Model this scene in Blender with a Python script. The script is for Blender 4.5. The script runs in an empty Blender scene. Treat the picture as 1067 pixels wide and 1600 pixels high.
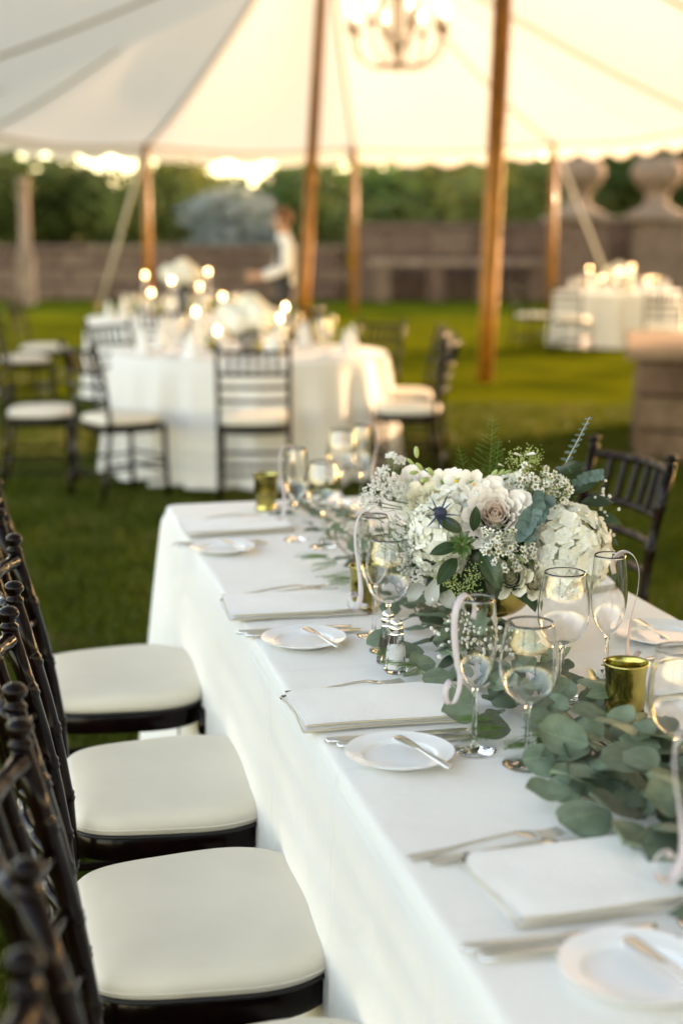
import bpy, bmesh, math, random
import numpy as np
from mathutils import Vector, Matrix, Euler, Quaternion
R = math.radians
random.seed(7)
rng = np.random.default_rng(7)
scene = bpy.context.scene
col = scene.collection

# ------------------------------------------------------------------ camera
cam_d = bpy.data.cameras.new('camera')
cam = bpy.data.objects.new('camera', cam_d)
col.objects.link(cam)
cam.location = (0, 0, 1.48)
cam.rotation_euler = (R(90 - 10.83), 0, 0)
cam_d.sensor_fit = 'VERTICAL'
cam_d.sensor_height = 36
cam_d.sensor_width = 24
cam_d.lens = 50
cam_d.clip_start = 0.05
cam_d.clip_end = 3000
cam_d.dof.use_dof = True
cam_d.dof.focus_distance = 2.30
cam_d.dof.aperture_fstop = 2.1
scene.camera = cam

# ------------------------------------------------------------------ light
SUN_AZ, SUN_EL = 50.0, 12.5
world = bpy.data.worlds.new('World')
scene.world = world
world.use_nodes = True
wn = world.node_tree
bg = wn.nodes['Background']
sky = wn.nodes.new('ShaderNodeTexSky')
sky.sky_type = 'NISHITA'
sky.sun_disc = False
sky.sun_elevation = R(SUN_EL)
sky.sun_rotation = R(SUN_AZ)
sky.air_density = 1.0
sky.dust_density = 0.8
wn.links.new(sky.outputs[0], bg.inputs[0])
bg.inputs[1].default_value = 0.15
sd = bpy.data.lights.new('sun', 'SUN')
sd.energy = 2.0
sd.angle = R(0.6)
sd.color = (1.0, 0.75, 0.53)
sun = bpy.data.objects.new('sun', sd)
col.objects.link(sun)
sv = Vector((math.sin(R(SUN_AZ)) * math.cos(R(SUN_EL)), math.cos(R(SUN_AZ)) * math.cos(R(SUN_EL)), math.sin(R(SUN_EL))))
sun.rotation_euler = sv.to_track_quat('Z', 'Y').to_euler()
sun.location = (20, 20, 20)
scene.view_settings.view_transform = 'Standard'
scene.view_settings.look = 'None'
scene.view_settings.gamma = 1
scene.view_settings.exposure = 2.92
scene.view_settings.use_white_balance = True
scene.view_settings.white_balance_temperature = 8700
scene.view_settings.white_balance_tint = 20
scene.render.engine = 'CYCLES'
cy = scene.cycles
cy.use_denoising = True
cy.max_bounces = 12
cy.diffuse_bounces = 5
cy.glossy_bounces = 5
cy.transmission_bounces = 10
cy.transparent_max_bounces = 12
cy.sample_clamp_indirect = 8
cy.blur_glossy = 0.3

# ------------------------------------------------------------------ materials
MATS = {}
def mat(name, color=(.5, .5, .5), rough=.5, metal=0.0, spec=.5, var=0.0, var_scale=8.0, color2=None, rnd=0.0,
        bump=0.0, bump_scale=60.0, sss=0.0, coat=0.0, trans=0.0, ior=1.5, emit=None, emit_s=0.0, transl=0.0, midrib=None, sheen=0.0, rough_var=0.0):
    m = bpy.data.materials.new(name); m.use_nodes = True
    nt = m.node_tree; N = nt.nodes; L = nt.links
    b = N['Principled BSDF']
    out = N['Material Output']
    b.inputs['Base Color'].default_value = (*color, 1)
    b.inputs['Roughness'].default_value = rough
    b.inputs['Metallic'].default_value = metal
    b.inputs['Specular IOR Level'].default_value = spec
    b.inputs['IOR'].default_value = ior
    b.inputs['Transmission Weight'].default_value = trans
    b.inputs['Coat Weight'].default_value = coat
    b.inputs['Coat Roughness'].default_value = .08
    b.inputs['Sheen Weight'].default_value = sheen
    if sss:
        b.inputs['Subsurface Weight'].default_value = sss
        b.inputs['Subsurface Radius'].default_value = (.01, .008, .006)
        b.inputs['Subsurface Scale'].default_value = .5
    if emit:
        b.inputs['Emission Color'].default_value = (*emit, 1); b.inputs['Emission Strength'].default_value = emit_s
    tc0 = N.new('ShaderNodeTexCoord'); oi0 = N.new('ShaderNodeObjectInfo')
    sc0 = N.new('ShaderNodeMath'); sc0.operation = 'MULTIPLY'; sc0.inputs[1].default_value = 37.0; L.new(oi0.outputs['Random'], sc0.inputs[0])
    of = N.new('ShaderNodeVectorMath'); of.operation = 'ADD'; L.new(tc0.outputs['Object'], of.inputs[0]); L.new(sc0.outputs[0], of.inputs[1])
    class _TC: outputs = {'Object': of.outputs[0]}
    tc = _TC
    src = None
    if var or color2:
        nz = N.new('ShaderNodeTexNoise'); nz.inputs['Scale'].default_value = var_scale; nz.inputs['Detail'].default_value = 5
        L.new(tc.outputs['Object'], nz.inputs['Vector'])
        cr = N.new('ShaderNodeValToRGB')
        c2 = color2 or tuple(c * (1 - var) for c in color)
        cr.color_ramp.elements[0].position = .33; cr.color_ramp.elements[1].position = .67
        cr.color_ramp.elements[0].color = (*c2, 1); cr.color_ramp.elements[1].color = (*color, 1)
        L.new(nz.outputs[0], cr.inputs[0]); src = cr.outputs[0]
    if midrib:
        sx = N.new('ShaderNodeSeparateXYZ'); L.new(tc0.outputs['Object'], sx.inputs[0])
        ab = N.new('ShaderNodeMath'); ab.operation = 'ABSOLUTE'; L.new(sx.outputs[1], ab.inputs[0])
        mr = N.new('ShaderNodeMapRange'); mr.inputs[1].default_value = .006; mr.inputs[2].default_value = .026
        mr.inputs[3].default_value = .55; mr.inputs[4].default_value = 0
        L.new(ab.outputs[0], mr.inputs[0])
        mx = N.new('ShaderNodeMix'); mx.data_type = 'RGBA'
        L.new(mr.outputs[0], mx.inputs[0])
        if src: L.new(src, mx.inputs[6])
        else: mx.inputs[6].default_value = (*color, 1)
        mx.inputs[7].default_value = (*midrib, 1)
        src = mx.outputs[2]
        # side veins
        wv = N.new('ShaderNodeTexWave'); wv.inputs['Scale'].default_value = 2.6; wv.inputs['Distortion'].default_value = 1.5; wv.inputs['Detail'].default_value = 1
        cb = N.new('ShaderNodeCombineXYZ'); sb_ = N.new('ShaderNodeMath'); sb_.operation = 'SUBTRACT'; L.new(sx.outputs[0], sb_.inputs[0]); L.new(ab.outputs[0], sb_.inputs[1]); L.new(sb_.outputs[0], cb.inputs[0]); L.new(cb.outputs[0], wv.inputs['Vector'])
        wm = N.new('ShaderNodeMapRange'); wm.inputs[1].default_value = .86; wm.inputs[2].default_value = 1.0; wm.inputs[3].default_value = 0; wm.inputs[4].default_value = .3; L.new(wv.outputs['Fac'], wm.inputs[0])
        m2 = N.new('ShaderNodeMix'); m2.data_type = 'RGBA'; L.new(wm.outputs[0], m2.inputs[0]); L.new(src, m2.inputs[6]); m2.inputs[7].default_value = (*midrib, 1); src = m2.outputs[2]
        ge = N.new('ShaderNodeNewGeometry'); m3 = N.new('ShaderNodeMix'); m3.data_type = 'RGBA'
        bf = N.new('ShaderNodeMath'); bf.operation = 'MULTIPLY'; bf.inputs[1].default_value = .55; L.new(ge.outputs['Backfacing'], bf.inputs[0]); L.new(bf.outputs[0], m3.inputs[0]); L.new(src, m3.inputs[6])
        m3.inputs[7].default_value = (*[min(1, c * 1.7 + .02) for c in color], 1); src = m3.outputs[2]
    if rnd:
        oi = N.new('ShaderNodeObjectInfo')
        hs = N.new('ShaderNodeHueSaturation')
        mr1 = N.new('ShaderNodeMapRange'); mr1.inputs[3].default_value = 1 - rnd; mr1.inputs[4].default_value = 1 + rnd
        L.new(oi.outputs['Random'], mr1.inputs[0]); L.new(mr1.outputs[0], hs.inputs['Value'])
        mr2 = N.new('ShaderNodeMapRange'); mr2.inputs[3].default_value = .5 - rnd * .05; mr2.inputs[4].default_value = .5 + rnd * .05
        L.new(oi.outputs['Random'], mr2.inputs[0]); L.new(mr2.outputs[0], hs.inputs['Hue'])
        if src: L.new(src, hs.inputs['Color'])
        else: hs.inputs['Color'].default_value = (*color, 1)
        src = hs.outputs[0]
    if src: L.new(src, b.inputs['Base Color'])
    if rough_var:
        nr = N.new('ShaderNodeTexNoise'); nr.inputs['Scale'].default_value = 40; nr.inputs['Detail'].default_value = 4
        L.new(tc.outputs['Object'], nr.inputs['Vector'])
        mrr = N.new('ShaderNodeMapRange'); mrr.inputs[1].default_value = .3; mrr.inputs[2].default_value = .7
        mrr.inputs[3].default_value = max(.02, rough - rough_var); mrr.inputs[4].default_value = rough + rough_var
        L.new(nr.outputs[0], mrr.inputs[0]); L.new(mrr.outputs[0], b.inputs['Roughness'])
    if bump:
        nb = N.new('ShaderNodeTexNoise'); nb.inputs['Scale'].default_value = bump_scale; nb.inputs['Detail'].default_value = 4
        L.new(tc.outputs['Object'], nb.inputs['Vector'])
        bp = N.new('ShaderNodeBump'); bp.inputs['Strength'].default_value = bump; bp.inputs['Distance'].default_value = .01
        L.new(nb.outputs[0], bp.inputs['Height']); L.new(bp.outputs[0], b.inputs['Normal'])
    if transl:
        tr = N.new('ShaderNodeBsdfTranslucent')
        if src: L.new(src, tr.inputs[0])
        else: tr.inputs[0].default_value = (*color, 1)
        ms = N.new('ShaderNodeMixShader'); ms.inputs[0].default_value = transl
        L.new(b.outputs[0], ms.inputs[1]); L.new(tr.outputs[0], ms.inputs[2]); L.new(ms.outputs[0], out.inputs[0])
    MATS[name] = m
    return m

def cloth_mat(name, color, pitch=.0045, strength=.45, wr=.25, wr_scale=5, transl=0.0, crease=False):
    """woven damask: fine diamond relief plus soft handling creases"""
    m = mat(name, color, rough=.85, spec=.25, sheen=.15, transl=transl)
    nt = m.node_tree; N = nt.nodes; L = nt.links; b = N['Principled BSDF']
    tc = N.new('ShaderNodeTexCoord')
    sx = N.new('ShaderNodeSeparateXYZ'); L.new(tc.outputs['Object'], sx.inputs[0])
    def sine(a, bb, sgn):
        ad = N.new('ShaderNodeMath'); ad.operation = 'ADD' if sgn > 0 else 'SUBTRACT'
        L.new(a, ad.inputs[0]); L.new(bb, ad.inputs[1])
        mu = N.new('ShaderNodeMath'); mu.operation = 'MULTIPLY'; mu.inputs[1].default_value = 2 * math.pi / (pitch * 1.414)
        L.new(ad.outputs[0], mu.inputs[0])
        s = N.new('ShaderNodeMath'); s.operation = 'SINE'; L.new(mu.outputs[0], s.inputs[0])
        return s.outputs[0]
    yz = N.new('ShaderNodeMath'); yz.operation = 'ADD'; L.new(sx.outputs[1], yz.inputs[0]); L.new(sx.outputs[2], yz.inputs[1])
    s1 = sine(sx.outputs[0], yz.outputs[0], 1); s2 = sine(sx.outputs[0], yz.outputs[0], -1)
    mm = N.new('ShaderNodeMath'); mm.operation = 'MULTIPLY'; L.new(s1, mm.inputs[0]); L.new(s2, mm.inputs[1])
    nz = N.new('ShaderNodeTexNoise'); nz.inputs['Scale'].default_value = wr_scale; nz.inputs['Detail'].default_value = 3; nz.inputs['Distortion'].default_value = .6
    L.new(tc.outputs['Object'], nz.inputs['Vector'])
    b1 = N.new('ShaderNodeBump'); b1.inputs['Strength'].default_value = wr; b1.inputs['Distance'].default_value = .03
    L.new(nz.outputs[0], b1.inputs['Height'])
    if crease:
        # pressed fold lines across and along the cloth, from storage
        hs = []
        for ax, per, sh in ((1, .47, .2), (0, .55, .14)):
            ad = N.new('ShaderNodeMath'); ad.operation = 'ADD'; ad.inputs[1].default_value = 10 * per + sh; L.new(sx.outputs[ax], ad.inputs[0])
            md = N.new('ShaderNodeMath'); md.operation = 'PINGPONG'; md.inputs[1].default_value = per / 2; L.new(ad.outputs[0], md.inputs[0])
            mp = N.new('ShaderNodeMapRange'); mp.interpolation_type = 'SMOOTHSTEP'; mp.inputs[1].default_value = 0; mp.inputs[2].default_value = .012; mp.inputs[3].default_value = 1; mp.inputs[4].default_value = 0
            L.new(md.outputs[0], mp.inputs[0]); hs.append(mp.outputs[0])
        mx_ = N.new('ShaderNodeMath'); mx_.operation = 'MAXIMUM'; L.new(hs[0], mx_.inputs[0]); L.new(hs[1], mx_.inputs[1])
        b3 = N.new('ShaderNodeBump'); b3.inputs['Strength'].default_value = .5; b3.inputs['Distance'].default_value = .004
        L.new(mx_.outputs[0], b3.inputs['Height']); L.new(b1.outputs[0], b3.inputs['Normal']); b1 = b3
    b2 = N.new('ShaderNodeBump'); b2.inputs['Strength'].default_value = strength; b2.inputs['Distance'].default_value = .0012
    L.new(mm.outputs[0], b2.inputs['Height']); L.new(b1.outputs[0], b2.inputs['Normal'])
    L.new(b2.outputs[0], b.inputs['Normal'])
    return m

M_cloth = cloth_mat('table_linen', (.80, .785, .745), wr=.45, wr_scale=4.5, crease=True)
M_roundcloth = cloth_mat('round_linen', (.80, .78, .74), strength=0, wr=.1, transl=.12)
M_napkin = cloth_mat('napkin_linen', (.82, .81, .78), pitch=.0050, strength=.45, wr=.2, wr_scale=12)
M_piping = mat('napkin_piping', (.64, .54, .38), .7)
M_canvas = mat('tent_canvas', (.77, .70, .61), .8, spec=.1, transl=.34, bump=.05, bump_scale=3)
M_webbing = mat('tent_webbing', (.55, .44, .31), .8)
M_pole = mat('pole_wood', (.40, .155, .018), .45, spec=.3, var=.35, var_scale=6, coat=.08, bump=.1, bump_scale=30)
M_rope = mat('guy_rope', (.65, .58, .45), .8)
M_wood = mat('mahogany', (.0030, .0013, .0012), .2, spec=.15, color2=(.0065, .0019, .0017), var_scale=25, rough_var=.05)
M_cushion = mat('ivory_vinyl', (.73, .66, .545), .48, spec=.3, bump=.28, bump_scale=9, var=.07, var_scale=7)
M_seatunder = mat('cushion_base', (.01, .008, .008), .6)
M_glass = mat('clear_glass', (1, 1, 1), 0.0, trans=1.0, ior=1.48)
M_farglass = mat('glass_far', (1, 1, 1), 0.06, trans=1.0, ior=1.45)
M_gold = mat('mercury_gold', (.50, .42, .13), .14, metal=1.0, color2=(.10, .085, .02), var_scale=16, bump=.06, bump_scale=50)
M_votglass = mat('olive_glass', (.72, .66, .28), .05, trans=.7, ior=1.4, color2=(.33, .28, .06), var_scale=30)
M_wax = mat('candle_wax', (.85, .8, .65), .5, sss=.2)
M_steel = mat('cutlery_steel', (.72, .70, .66), .16, metal=1.0, rough_var=.06)
M_chrome = mat('chrome_cap', (.75, .75, .75), .1, metal=1.0)
M_dark = mat('dark_hole', (.02, .02, .02), .6)
M_salt = mat('salt', (.85, .85, .83), .9, bump=.3, bump_scale=400)
M_pepper = mat('pepper', (.16, .13, .10), .9, var=.7, var_scale=500)
M_china = mat('white_china', (.80, .81, .81), .12, spec=.5, coat=.4)
M_ribbon = mat('lilac_ribbon', (.72, .65, .67), .3, spec=.5, transl=.3)
M_euc = mat('eucalyptus_leaf', (.155, .20, .14), .5, spec=.3, color2=(.10, .14, .092), var_scale=3, rnd=.42, midrib=(.19, .25, .15), transl=.15)
M_eucshade = mat('shaded_leaf', (.11, .15, .095), .55, color2=(.06, .09, .052), var_scale=14, transl=.1)  # darker eucalyptus copy; shade under the top leaves is in its colour
M_eucblue = mat('baby_blue_leaf', (.10, .17, .155), .5, color2=(.07, .125, .11), var_scale=30, rnd=.25, midrib=(.14, .20, .17), transl=.1)
M_darkleaf = mat('glossy_leaf', (.020, .050, .016), .3, color2=(.012, .032, .012), var_scale=30, rnd=.35, midrib=(.05, .09, .03), transl=.08)
M_freshleaf = mat('fresh_leaf', (.05, .11, .02), .4, rnd=.25, midrib=(.16, .26, .07), transl=.2)
M_fern = mat('fern_green', (.10, .21, .035), .6, rnd=.2, transl=.3)
M_stem = mat('green_stem', (.10, .16, .045), .6)
M_brownstem = mat('brown_stem', (.13, .07, .04), .6)
M_hyd = mat('hydrangea_petal', (.88, .87, .81), .6, spec=.2, color2=(.84, .84, .73), var_scale=30, rnd=.06, transl=.2, bump=.1, bump_scale=160)
M_hydcore = mat('hydrangea_core', (.60, .62, .45), .8)
M_hydeye = mat('floret_eye', (.50, .58, .25), .6)
M_rose = mat('rose_petal', (.88, .83, .78), .55, spec=.25, transl=.2, rnd=.05, bump=.08, bump_scale=120)
M_blush = mat('rose_heart', (.90, .79, .72), .55, spec=.2, transl=.42, rnd=.07)
M_cream = mat('ranunculus_petal', (.86, .83, .70), .55, spec=.25, transl=.2, rnd=.05)
M_white = mat('white_petal', (.83, .82, .78), .6, spec=.25, transl=.25, rnd=.05)
M_yellow = mat('yellow_throat', (.75, .48, .03), .5)
M_waxc = mat('waxflower_eye', (.20, .17, .04), .5)
M_budg = mat('green_bud', (.42, .52, .20), .6, transl=.2)
M_thistle = mat('thistle_blue', (.018, .026, .055), .6, rnd=.3)
M_bract = mat('thistle_bract', (.045, .070, .13), .5)
M_miller = mat('dusty_miller', (.42, .43, .40), .8)
M_stone = mat('stone', (.20, .125, .085), .9, spec=.1, color2=(.115, .072, .047), var_scale=7, rnd=.2, bump=.5, bump_scale=18)
M_urn = mat('urn_stone', (.30, .20, .13), .9, spec=.2, color2=(.19, .125, .08), var_scale=3, bump=.4, bump_scale=10)
M_bark = mat('bark', (.10, .07, .045), .9, var=.4, var_scale=10, bump=.6, bump_scale=12)
M_crown = mat('tree_leaf', (.115, .155, .035), .6, spec=.1, color2=(.06, .095, .022), var_scale=.8, rnd=.3, transl=.3)  # leaf tones lightened in place of the background glare
M_crownlight = mat('sun_toned_leaf', (.19, .20, .05), .6, spec=.1, color2=(.10, .13, .03), var_scale=.8, rnd=.2, transl=.35)  # lighter, yellower leaf copy; sunlit tone put into the colour
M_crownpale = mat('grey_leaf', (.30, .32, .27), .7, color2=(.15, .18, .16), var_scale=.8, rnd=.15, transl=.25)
M_iron = mat('gilded_iron', (.55, .42, .24), .5, metal=.5)
M_bulb = mat('candle_bulb', (1, .9, .7), .4, emit=(1, .78, .5), emit_s=2.2)
M_flame = mat('highlight_flame', (1, .8, .5), .5, emit=(1, .66, .34), emit_s=9)  # glow of the added candles, bright dots for blurred highlights
M_candle = mat('candle_sleeve', (.8, .75, .62), .6)
M_skin = mat('skin', (.55, .32, .22), .5, sss=.1)
M_shirt = mat('white_shirt', (.80, .79, .77), .8)
M_vest = mat('black_vest', (.015, .015, .017), .7)
M_hair = mat('auburn_hair', (.16, .06, .02), .6)
# lawn
M_lawn = mat('lawn', (.095, .105, .007), .9, spec=0.0, color2=(.045, .058, .005), var_scale=1.1, bump=1.0, bump_scale=70)
M_grass = bpy.data.materials.new('grass_blade'); M_grass.use_nodes = True
def _grass():
    nt = M_grass.node_tree; N = nt.nodes; L = nt.links; b = N['Principled BSDF']
    tc = N.new('ShaderNodeTexCoord'); nz = N.new('ShaderNodeTexNoise'); nz.inputs['Scale'].default_value = 55
    n2 = N.new('ShaderNodeTexNoise'); n2.inputs['Scale'].default_value = 2.2; n2.inputs['Detail'].default_value = 4
    L.new(tc.outputs['Object'], nz.inputs['Vector']); L.new(tc.outputs['Object'], n2.inputs['Vector'])
    ad = N.new('ShaderNodeMath'); ad.operation = 'ADD'; L.new(nz.outputs[0], ad.inputs[0]); L.new(n2.outputs[0], ad.inputs[1])
    hf = N.new('ShaderNodeMath'); hf.operation = 'MULTIPLY'; hf.inputs[1].default_value = .5; L.new(ad.outputs[0], hf.inputs[0])
    cr = N.new('ShaderNodeValToRGB'); e = cr.color_ramp.elements
    e[0].position = .36; e[0].color = (.024, .040, .005, 1); e[1].position = .54; e[1].color = (.080, .104, .014, 1)
    x = e.new(.62); x.color = (.16, .13, .045, 1)
    L.new(hf.outputs[0], cr.inputs[0]); L.new(cr.outputs[0], b.inputs['Base Color'])
    b.inputs['Roughness'].default_value = .55; b.inputs['Specular IOR Level'].default_value = .1
    tr = N.new('ShaderNodeBsdfTranslucent'); L.new(cr.outputs[0], tr.inputs[0])
    ms = N.new('ShaderNodeMixShader'); ms.inputs[0].default_value = .3
    L.new(b.outputs[0], ms.inputs[1]); L.new(tr.outputs[0], ms.inputs[2]); L.new(ms.outputs[0], N['Material Output'].inputs[0])
_grass()

# ------------------------------------------------------------------ mesh helpers
class MB:
    def __init__(s): s.v = []; s.f = []; s.m = []
    def add(s, v, f, mi=0):
        o = len(s.v); s.v += [tuple(p) for p in v]; s.f += [tuple(i + o for i in q) for q in f]; s.m += [mi] * len(f); return s
    def box(s, c, d, rot=None, mi=0, bev=0.0):
        x, y, z = (k / 2 for k in d)
        if bev:
            bm = bmesh.new(); bmesh.ops.create_cube(bm, size=1); bmesh.ops.scale(bm, vec=d, verts=bm.verts)
            bmesh.ops.bevel(bm, geom=bm.edges[:], offset=bev, segments=1, affect='EDGES')
            pts = [v.co.copy() for v in bm.verts]; fs = [[v.index for v in f.verts] for f in bm.faces]; bm.free()
        else:
            pts = [Vector(p) for p in ((-x, -y, -z), (x, -y, -z), (x, y, -z), (-x, y, -z), (-x, -y, z), (x, -y, z), (x, y, z), (-x, y, z))]
            fs = [(0, 3, 2, 1), (4, 5, 6, 7), (0, 1, 5, 4), (1, 2, 6, 5), (2, 3, 7, 6), (3, 0, 4, 7)]
        if rot is not None: pts = [rot @ p for p in pts]
        return s.add([p + Vector(c) for p in pts], fs, mi)
    def tube(s, path, rad, n=8, cap=True, mi=0, flat=1.0):
        path = [Vector(p) for p in path]; k = len(path)
        if not hasattr(rad, '__len__'): rad = [rad] * k
        ref = None; vs = []
        for i, p in enumerate(path):
            t = (path[min(i + 1, k - 1)] - path[max(i - 1, 0)]).normalized()
            if ref is None:
                ref = t.orthogonal().normalized() if abs(t.z) > .9 else Vector((0, 0, 1)).cross(t).normalized()
            ref = (ref - t * ref.dot(t)).normalized(); b2 = t.cross(ref)
            for j in range(n):
                a = 2 * math.pi * j / n
                vs.append(p + (ref * math.cos(a) + b2 * math.sin(a) * flat) * rad[i])
        fs = [(i * n + j, i * n + (j + 1) % n, (i + 1) * n + (j + 1) % n, (i + 1) * n + j) for i in range(k - 1) for j in range(n)]
        if cap: fs += [tuple(range(n - 1, -1, -1)), tuple((k - 1) * n + j for j in range(n))]
        return s.add(vs, fs, mi)
    def lathe(s, prof, n=24, c=(0, 0, 0), mi=0, closed=False):
        c = Vector(c); vs = []; k = len(prof)
        for r, z in prof:
            for j in range(n):
                a = 2 * math.pi * j / n; vs.append(c + Vector((r * math.cos(a), r * math.sin(a), z)))
        fs = [(i * n + j, i * n + (j + 1) % n, (i + 1) * n + (j + 1) % n, (i + 1) * n + j) for i in range(k - 1) for j in range(n)]
        if closed: fs += [((k - 1) * n + j, (k - 1) * n + (j + 1) % n, (j + 1) % n, j) for j in range(n)]
        else:
            if prof[0][0] > 1e-5: fs.append(tuple(range(n - 1, -1, -1)))
            if prof[-1][0] > 1e-5: fs.append(tuple((k - 1) * n + j for j in range(n)))
        return s.add(vs, fs, mi)
    def ball(s, c, r, n=8, m=5, mi=0, sq=(1, 1, 1)):
        c = Vector(c); vs = [c + Vector((0, 0, r * sq[2]))]
        for i in range(1, m):
            p = math.pi * i / m
            for j in range(n):
                a = 2 * math.pi * j / n
                vs.append(c + Vector((r * sq[0] * math.sin(p) * math.cos(a), r * sq[1] * math.sin(p) * math.sin(a), r * sq[2] * math.cos(p))))
        vs.append(c - Vector((0, 0, r * sq[2])))
        fs = [(0, 1 + j, 1 + (j + 1) % n) for j in range(n)]
        for i in range(m - 2):
            fs += [(1 + i * n + j, 1 + (i + 1) * n + j, 1 + (i + 1) * n + (j + 1) % n, 1 + i * n + (j + 1) % n) for j in range(n)]
        e = len(vs) - 1; o = 1 + (m - 2) * n
        fs += [(e, o + (j + 1) % n, o + j) for j in range(n)]
        return s.add(vs, fs, mi)
    def xform(s, mtx):
        s.v = [tuple(mtx @ Vector(p)) for p in s.v]; return s
    def mesh(s, name, mats, smooth=True):
        me = bpy.data.meshes.new(name); me.from_pydata(s.v, [], s.f); me.update()
        for m in (mats if isinstance(mats, (list, tuple)) else [mats]): me.materials.append(m)
        me.polygons.foreach_set('material_index', s.m)
        if smooth: me.polygons.foreach_set('use_smooth', [True] * len(me.polygons))
        me.update()
        return me
    def build(s, name, mats, parent=None, smooth=True, loc=None):
        return link(name, s.mesh(name, mats, smooth), parent, loc)
def link(name, me, parent=None, loc=None, rot=None, scale=None, mtx=None):
    o = bpy.data.objects.new(name, me); col.objects.link(o)
    if mtx is not None: o.matrix_local = mtx
    if loc is not None: o.location = loc
    if rot is not None: o.rotation_euler = rot
    if scale is not None: o.scale = (scale,) * 3 if not hasattr(scale, '__len__') else scale
    if parent is not None: o.parent = parent
    return o
def flatshade(o, ang=35):
    me = o.data
    bm = bmesh.new(); bm.from_mesh(me)
    for e in bm.edges: e.smooth = len(e.link_faces) == 2 and e.calc_face_angle(0) < R(ang)
    bm.to_mesh(me); bm.free(); return o
def tag(o, label=None, cat=None, group=None, kind=None):
    if label: o['label'] = label
    if cat: o['category'] = cat
    if group: o['group'] = group
    if kind: o['kind'] = kind
    return o
def empty(name, loc=(0, 0, 0), rz=0.0):
    o = bpy.data.objects.new(name, None); col.objects.link(o)
    o.location = loc; o.rotation_euler = (0, 0, rz); o.empty_display_size = .1
    return o
KIDS = {}
def copy_tree(o, parent=None):
    c = o.copy(); col.objects.link(c)
    if parent is not None: c.parent = parent
    for ch in [x for x in o.children]: copy_tree(ch, c)
    return c
def lerp(a, b, t): return a + (b - a) * t
def catmull(pts, n=8):
    pts = [Vector(p) for p in pts]; P = [pts[0] * 2 - pts[1]] + pts + [pts[-1] * 2 - pts[-2]]; out = []
    for i in range(1, len(P) - 2):
        for k in range(n):
            t = k / n; a, b, c, d = P[i - 1], P[i], P[i + 1], P[i + 2]
            out.append(.5 * ((2 * b) + (c - a) * t + (2 * a - 5 * b + 4 * c - d) * t * t + (3 * b - a - 3 * c + d) * t ** 3))
    out.append(pts[-1]); return out
def frame_z(n, roll=0.0, at=(0, 0, 0), s=1.0):
    q = Vector(n).normalized().to_track_quat('Z', 'Y')
    return Matrix.Translation(at) @ q.to_matrix().to_4x4() @ Matrix.Rotation(roll, 4, 'Z') @ Matrix.Diagonal((s, s, s, 1))
def frame_x(d, up, at=(0, 0, 0), s=1.0):
    x = Vector(d).normalized(); z = Vector(up); z = (z - x * z.dot(x))
    if z.length < 1e-4: z = x.orthogonal()
    z.normalize(); y = z.cross(x)
    m = Matrix((x, y, z)).transposed().to_4x4()
    return Matrix.Translation(at) @ m @ Matrix.Diagonal((s, s, s, 1))
# the banquet axes: U runs along the long table and the tent ridge, V across
YAW = R(13.5)
U = Vector((-math.sin(YAW), math.cos(YAW), 0)); V = Vector((math.cos(YAW), math.sin(YAW), 0))
C0 = Vector((-.49, 3.88, 0))
def T(k, w, z=0.0): return C0 - U * k + V * w + Vector((0, 0, z))
TZ = .76
# ------------------------------------------------------------------ ground
def lawn():
    nx, ny = 60, 90
    xs = np.concatenate([np.linspace(-1500, -40, 8), np.linspace(-38, 38, 70), np.linspace(40, 1500, 8)])
    ys = np.concatenate([np.linspace(-1500, -12, 6), np.linspace(-10, 60, 70), np.linspace(65, 2500, 10)])
    mb = MB()
    for y in ys:
        for x in xs:
            z = .012 * math.sin(x * .9 + 1.3 * math.sin(y * .5)) + .01 * math.sin(y * 1.1 + x * .3)
            mb.v.append((x, y, z - .022 if abs(x) < 38 and -10 < y < 60 else -.022))
    w = len(xs)
    for j in range(len(ys) - 1):
        for i in range(w - 1):
            mb.f.append((j * w + i, j * w + i + 1, (j + 1) * w + i + 1, (j + 1) * w + i)); mb.m.append(0)
    return tag(mb.build('lawn', M_lawn), kind='structure')
lawn()
def grass():
    # mown blades over the part of the lawn near the tables
    n1, n2 = 60000, 70000
    y1 = rng.uniform(.7, 5.2, n1); x1 = rng.uniform(-.42, .10, n1) * (y1 + .8) - .1
    y2 = rng.uniform(3.2, 13, n2); x2 = rng.uniform(-.34, .34, n2) * (y2 + 1)
    x = np.concatenate([x1, x2]); y = np.concatenate([y1, y2]); n = len(x)
    h = rng.uniform(.02, .05, n) * np.where(y > 5, 1.15, 1); w = rng.uniform(.0016, .0032, n) * np.where(y > 5, 1.8, 1)
    a = rng.uniform(0, 2 * np.pi, n); lean = rng.uniform(.1, .9, n) * h; la = rng.uniform(0, 2 * np.pi, n)
    dx, dy = np.cos(a) * w, np.sin(a) * w
    lx, ly = np.cos(la) * lean, np.sin(la) * lean
    z0 = np.full(n, -.03)
    P = np.stack([np.stack([x - dx, y - dy, z0], 1), np.stack([x + dx, y + dy, z0], 1),
                  np.stack([x + dx * .8 + lx * .35, y + dy * .8 + ly * .35, h * .55 - .01], 1), np.stack([x - dx * .8 + lx * .35, y - dy * .8 + ly * .35, h * .55 - .01], 1),
                  np.stack([x + lx, y + ly, h - .01], 1)], 1).reshape(-1, 3)
    me = bpy.data.meshes.new('grass')
    me.vertices.add(n * 5); me.vertices.foreach_set('co', P.ravel())
    base = np.arange(n) * 5
    loops = np.stack([base, base + 1, base + 2, base + 3, base + 3, base + 2, base + 4], 1).ravel()
    me.loops.add(n * 7); me.loops.foreach_set('vertex_index', loops)
    me.polygons.add(n * 2)
    st = np.stack([np.arange(n) * 7, np.arange(n) * 7 + 4], 1).ravel()
    me.polygons.foreach_set('loop_start', st)
    me.update(calc_edges=True); me.validate()
    me.materials.append(M_grass)
    tag(link('grass', me), 'short mown green grass around the tables', 'grass', kind='stuff')
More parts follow.
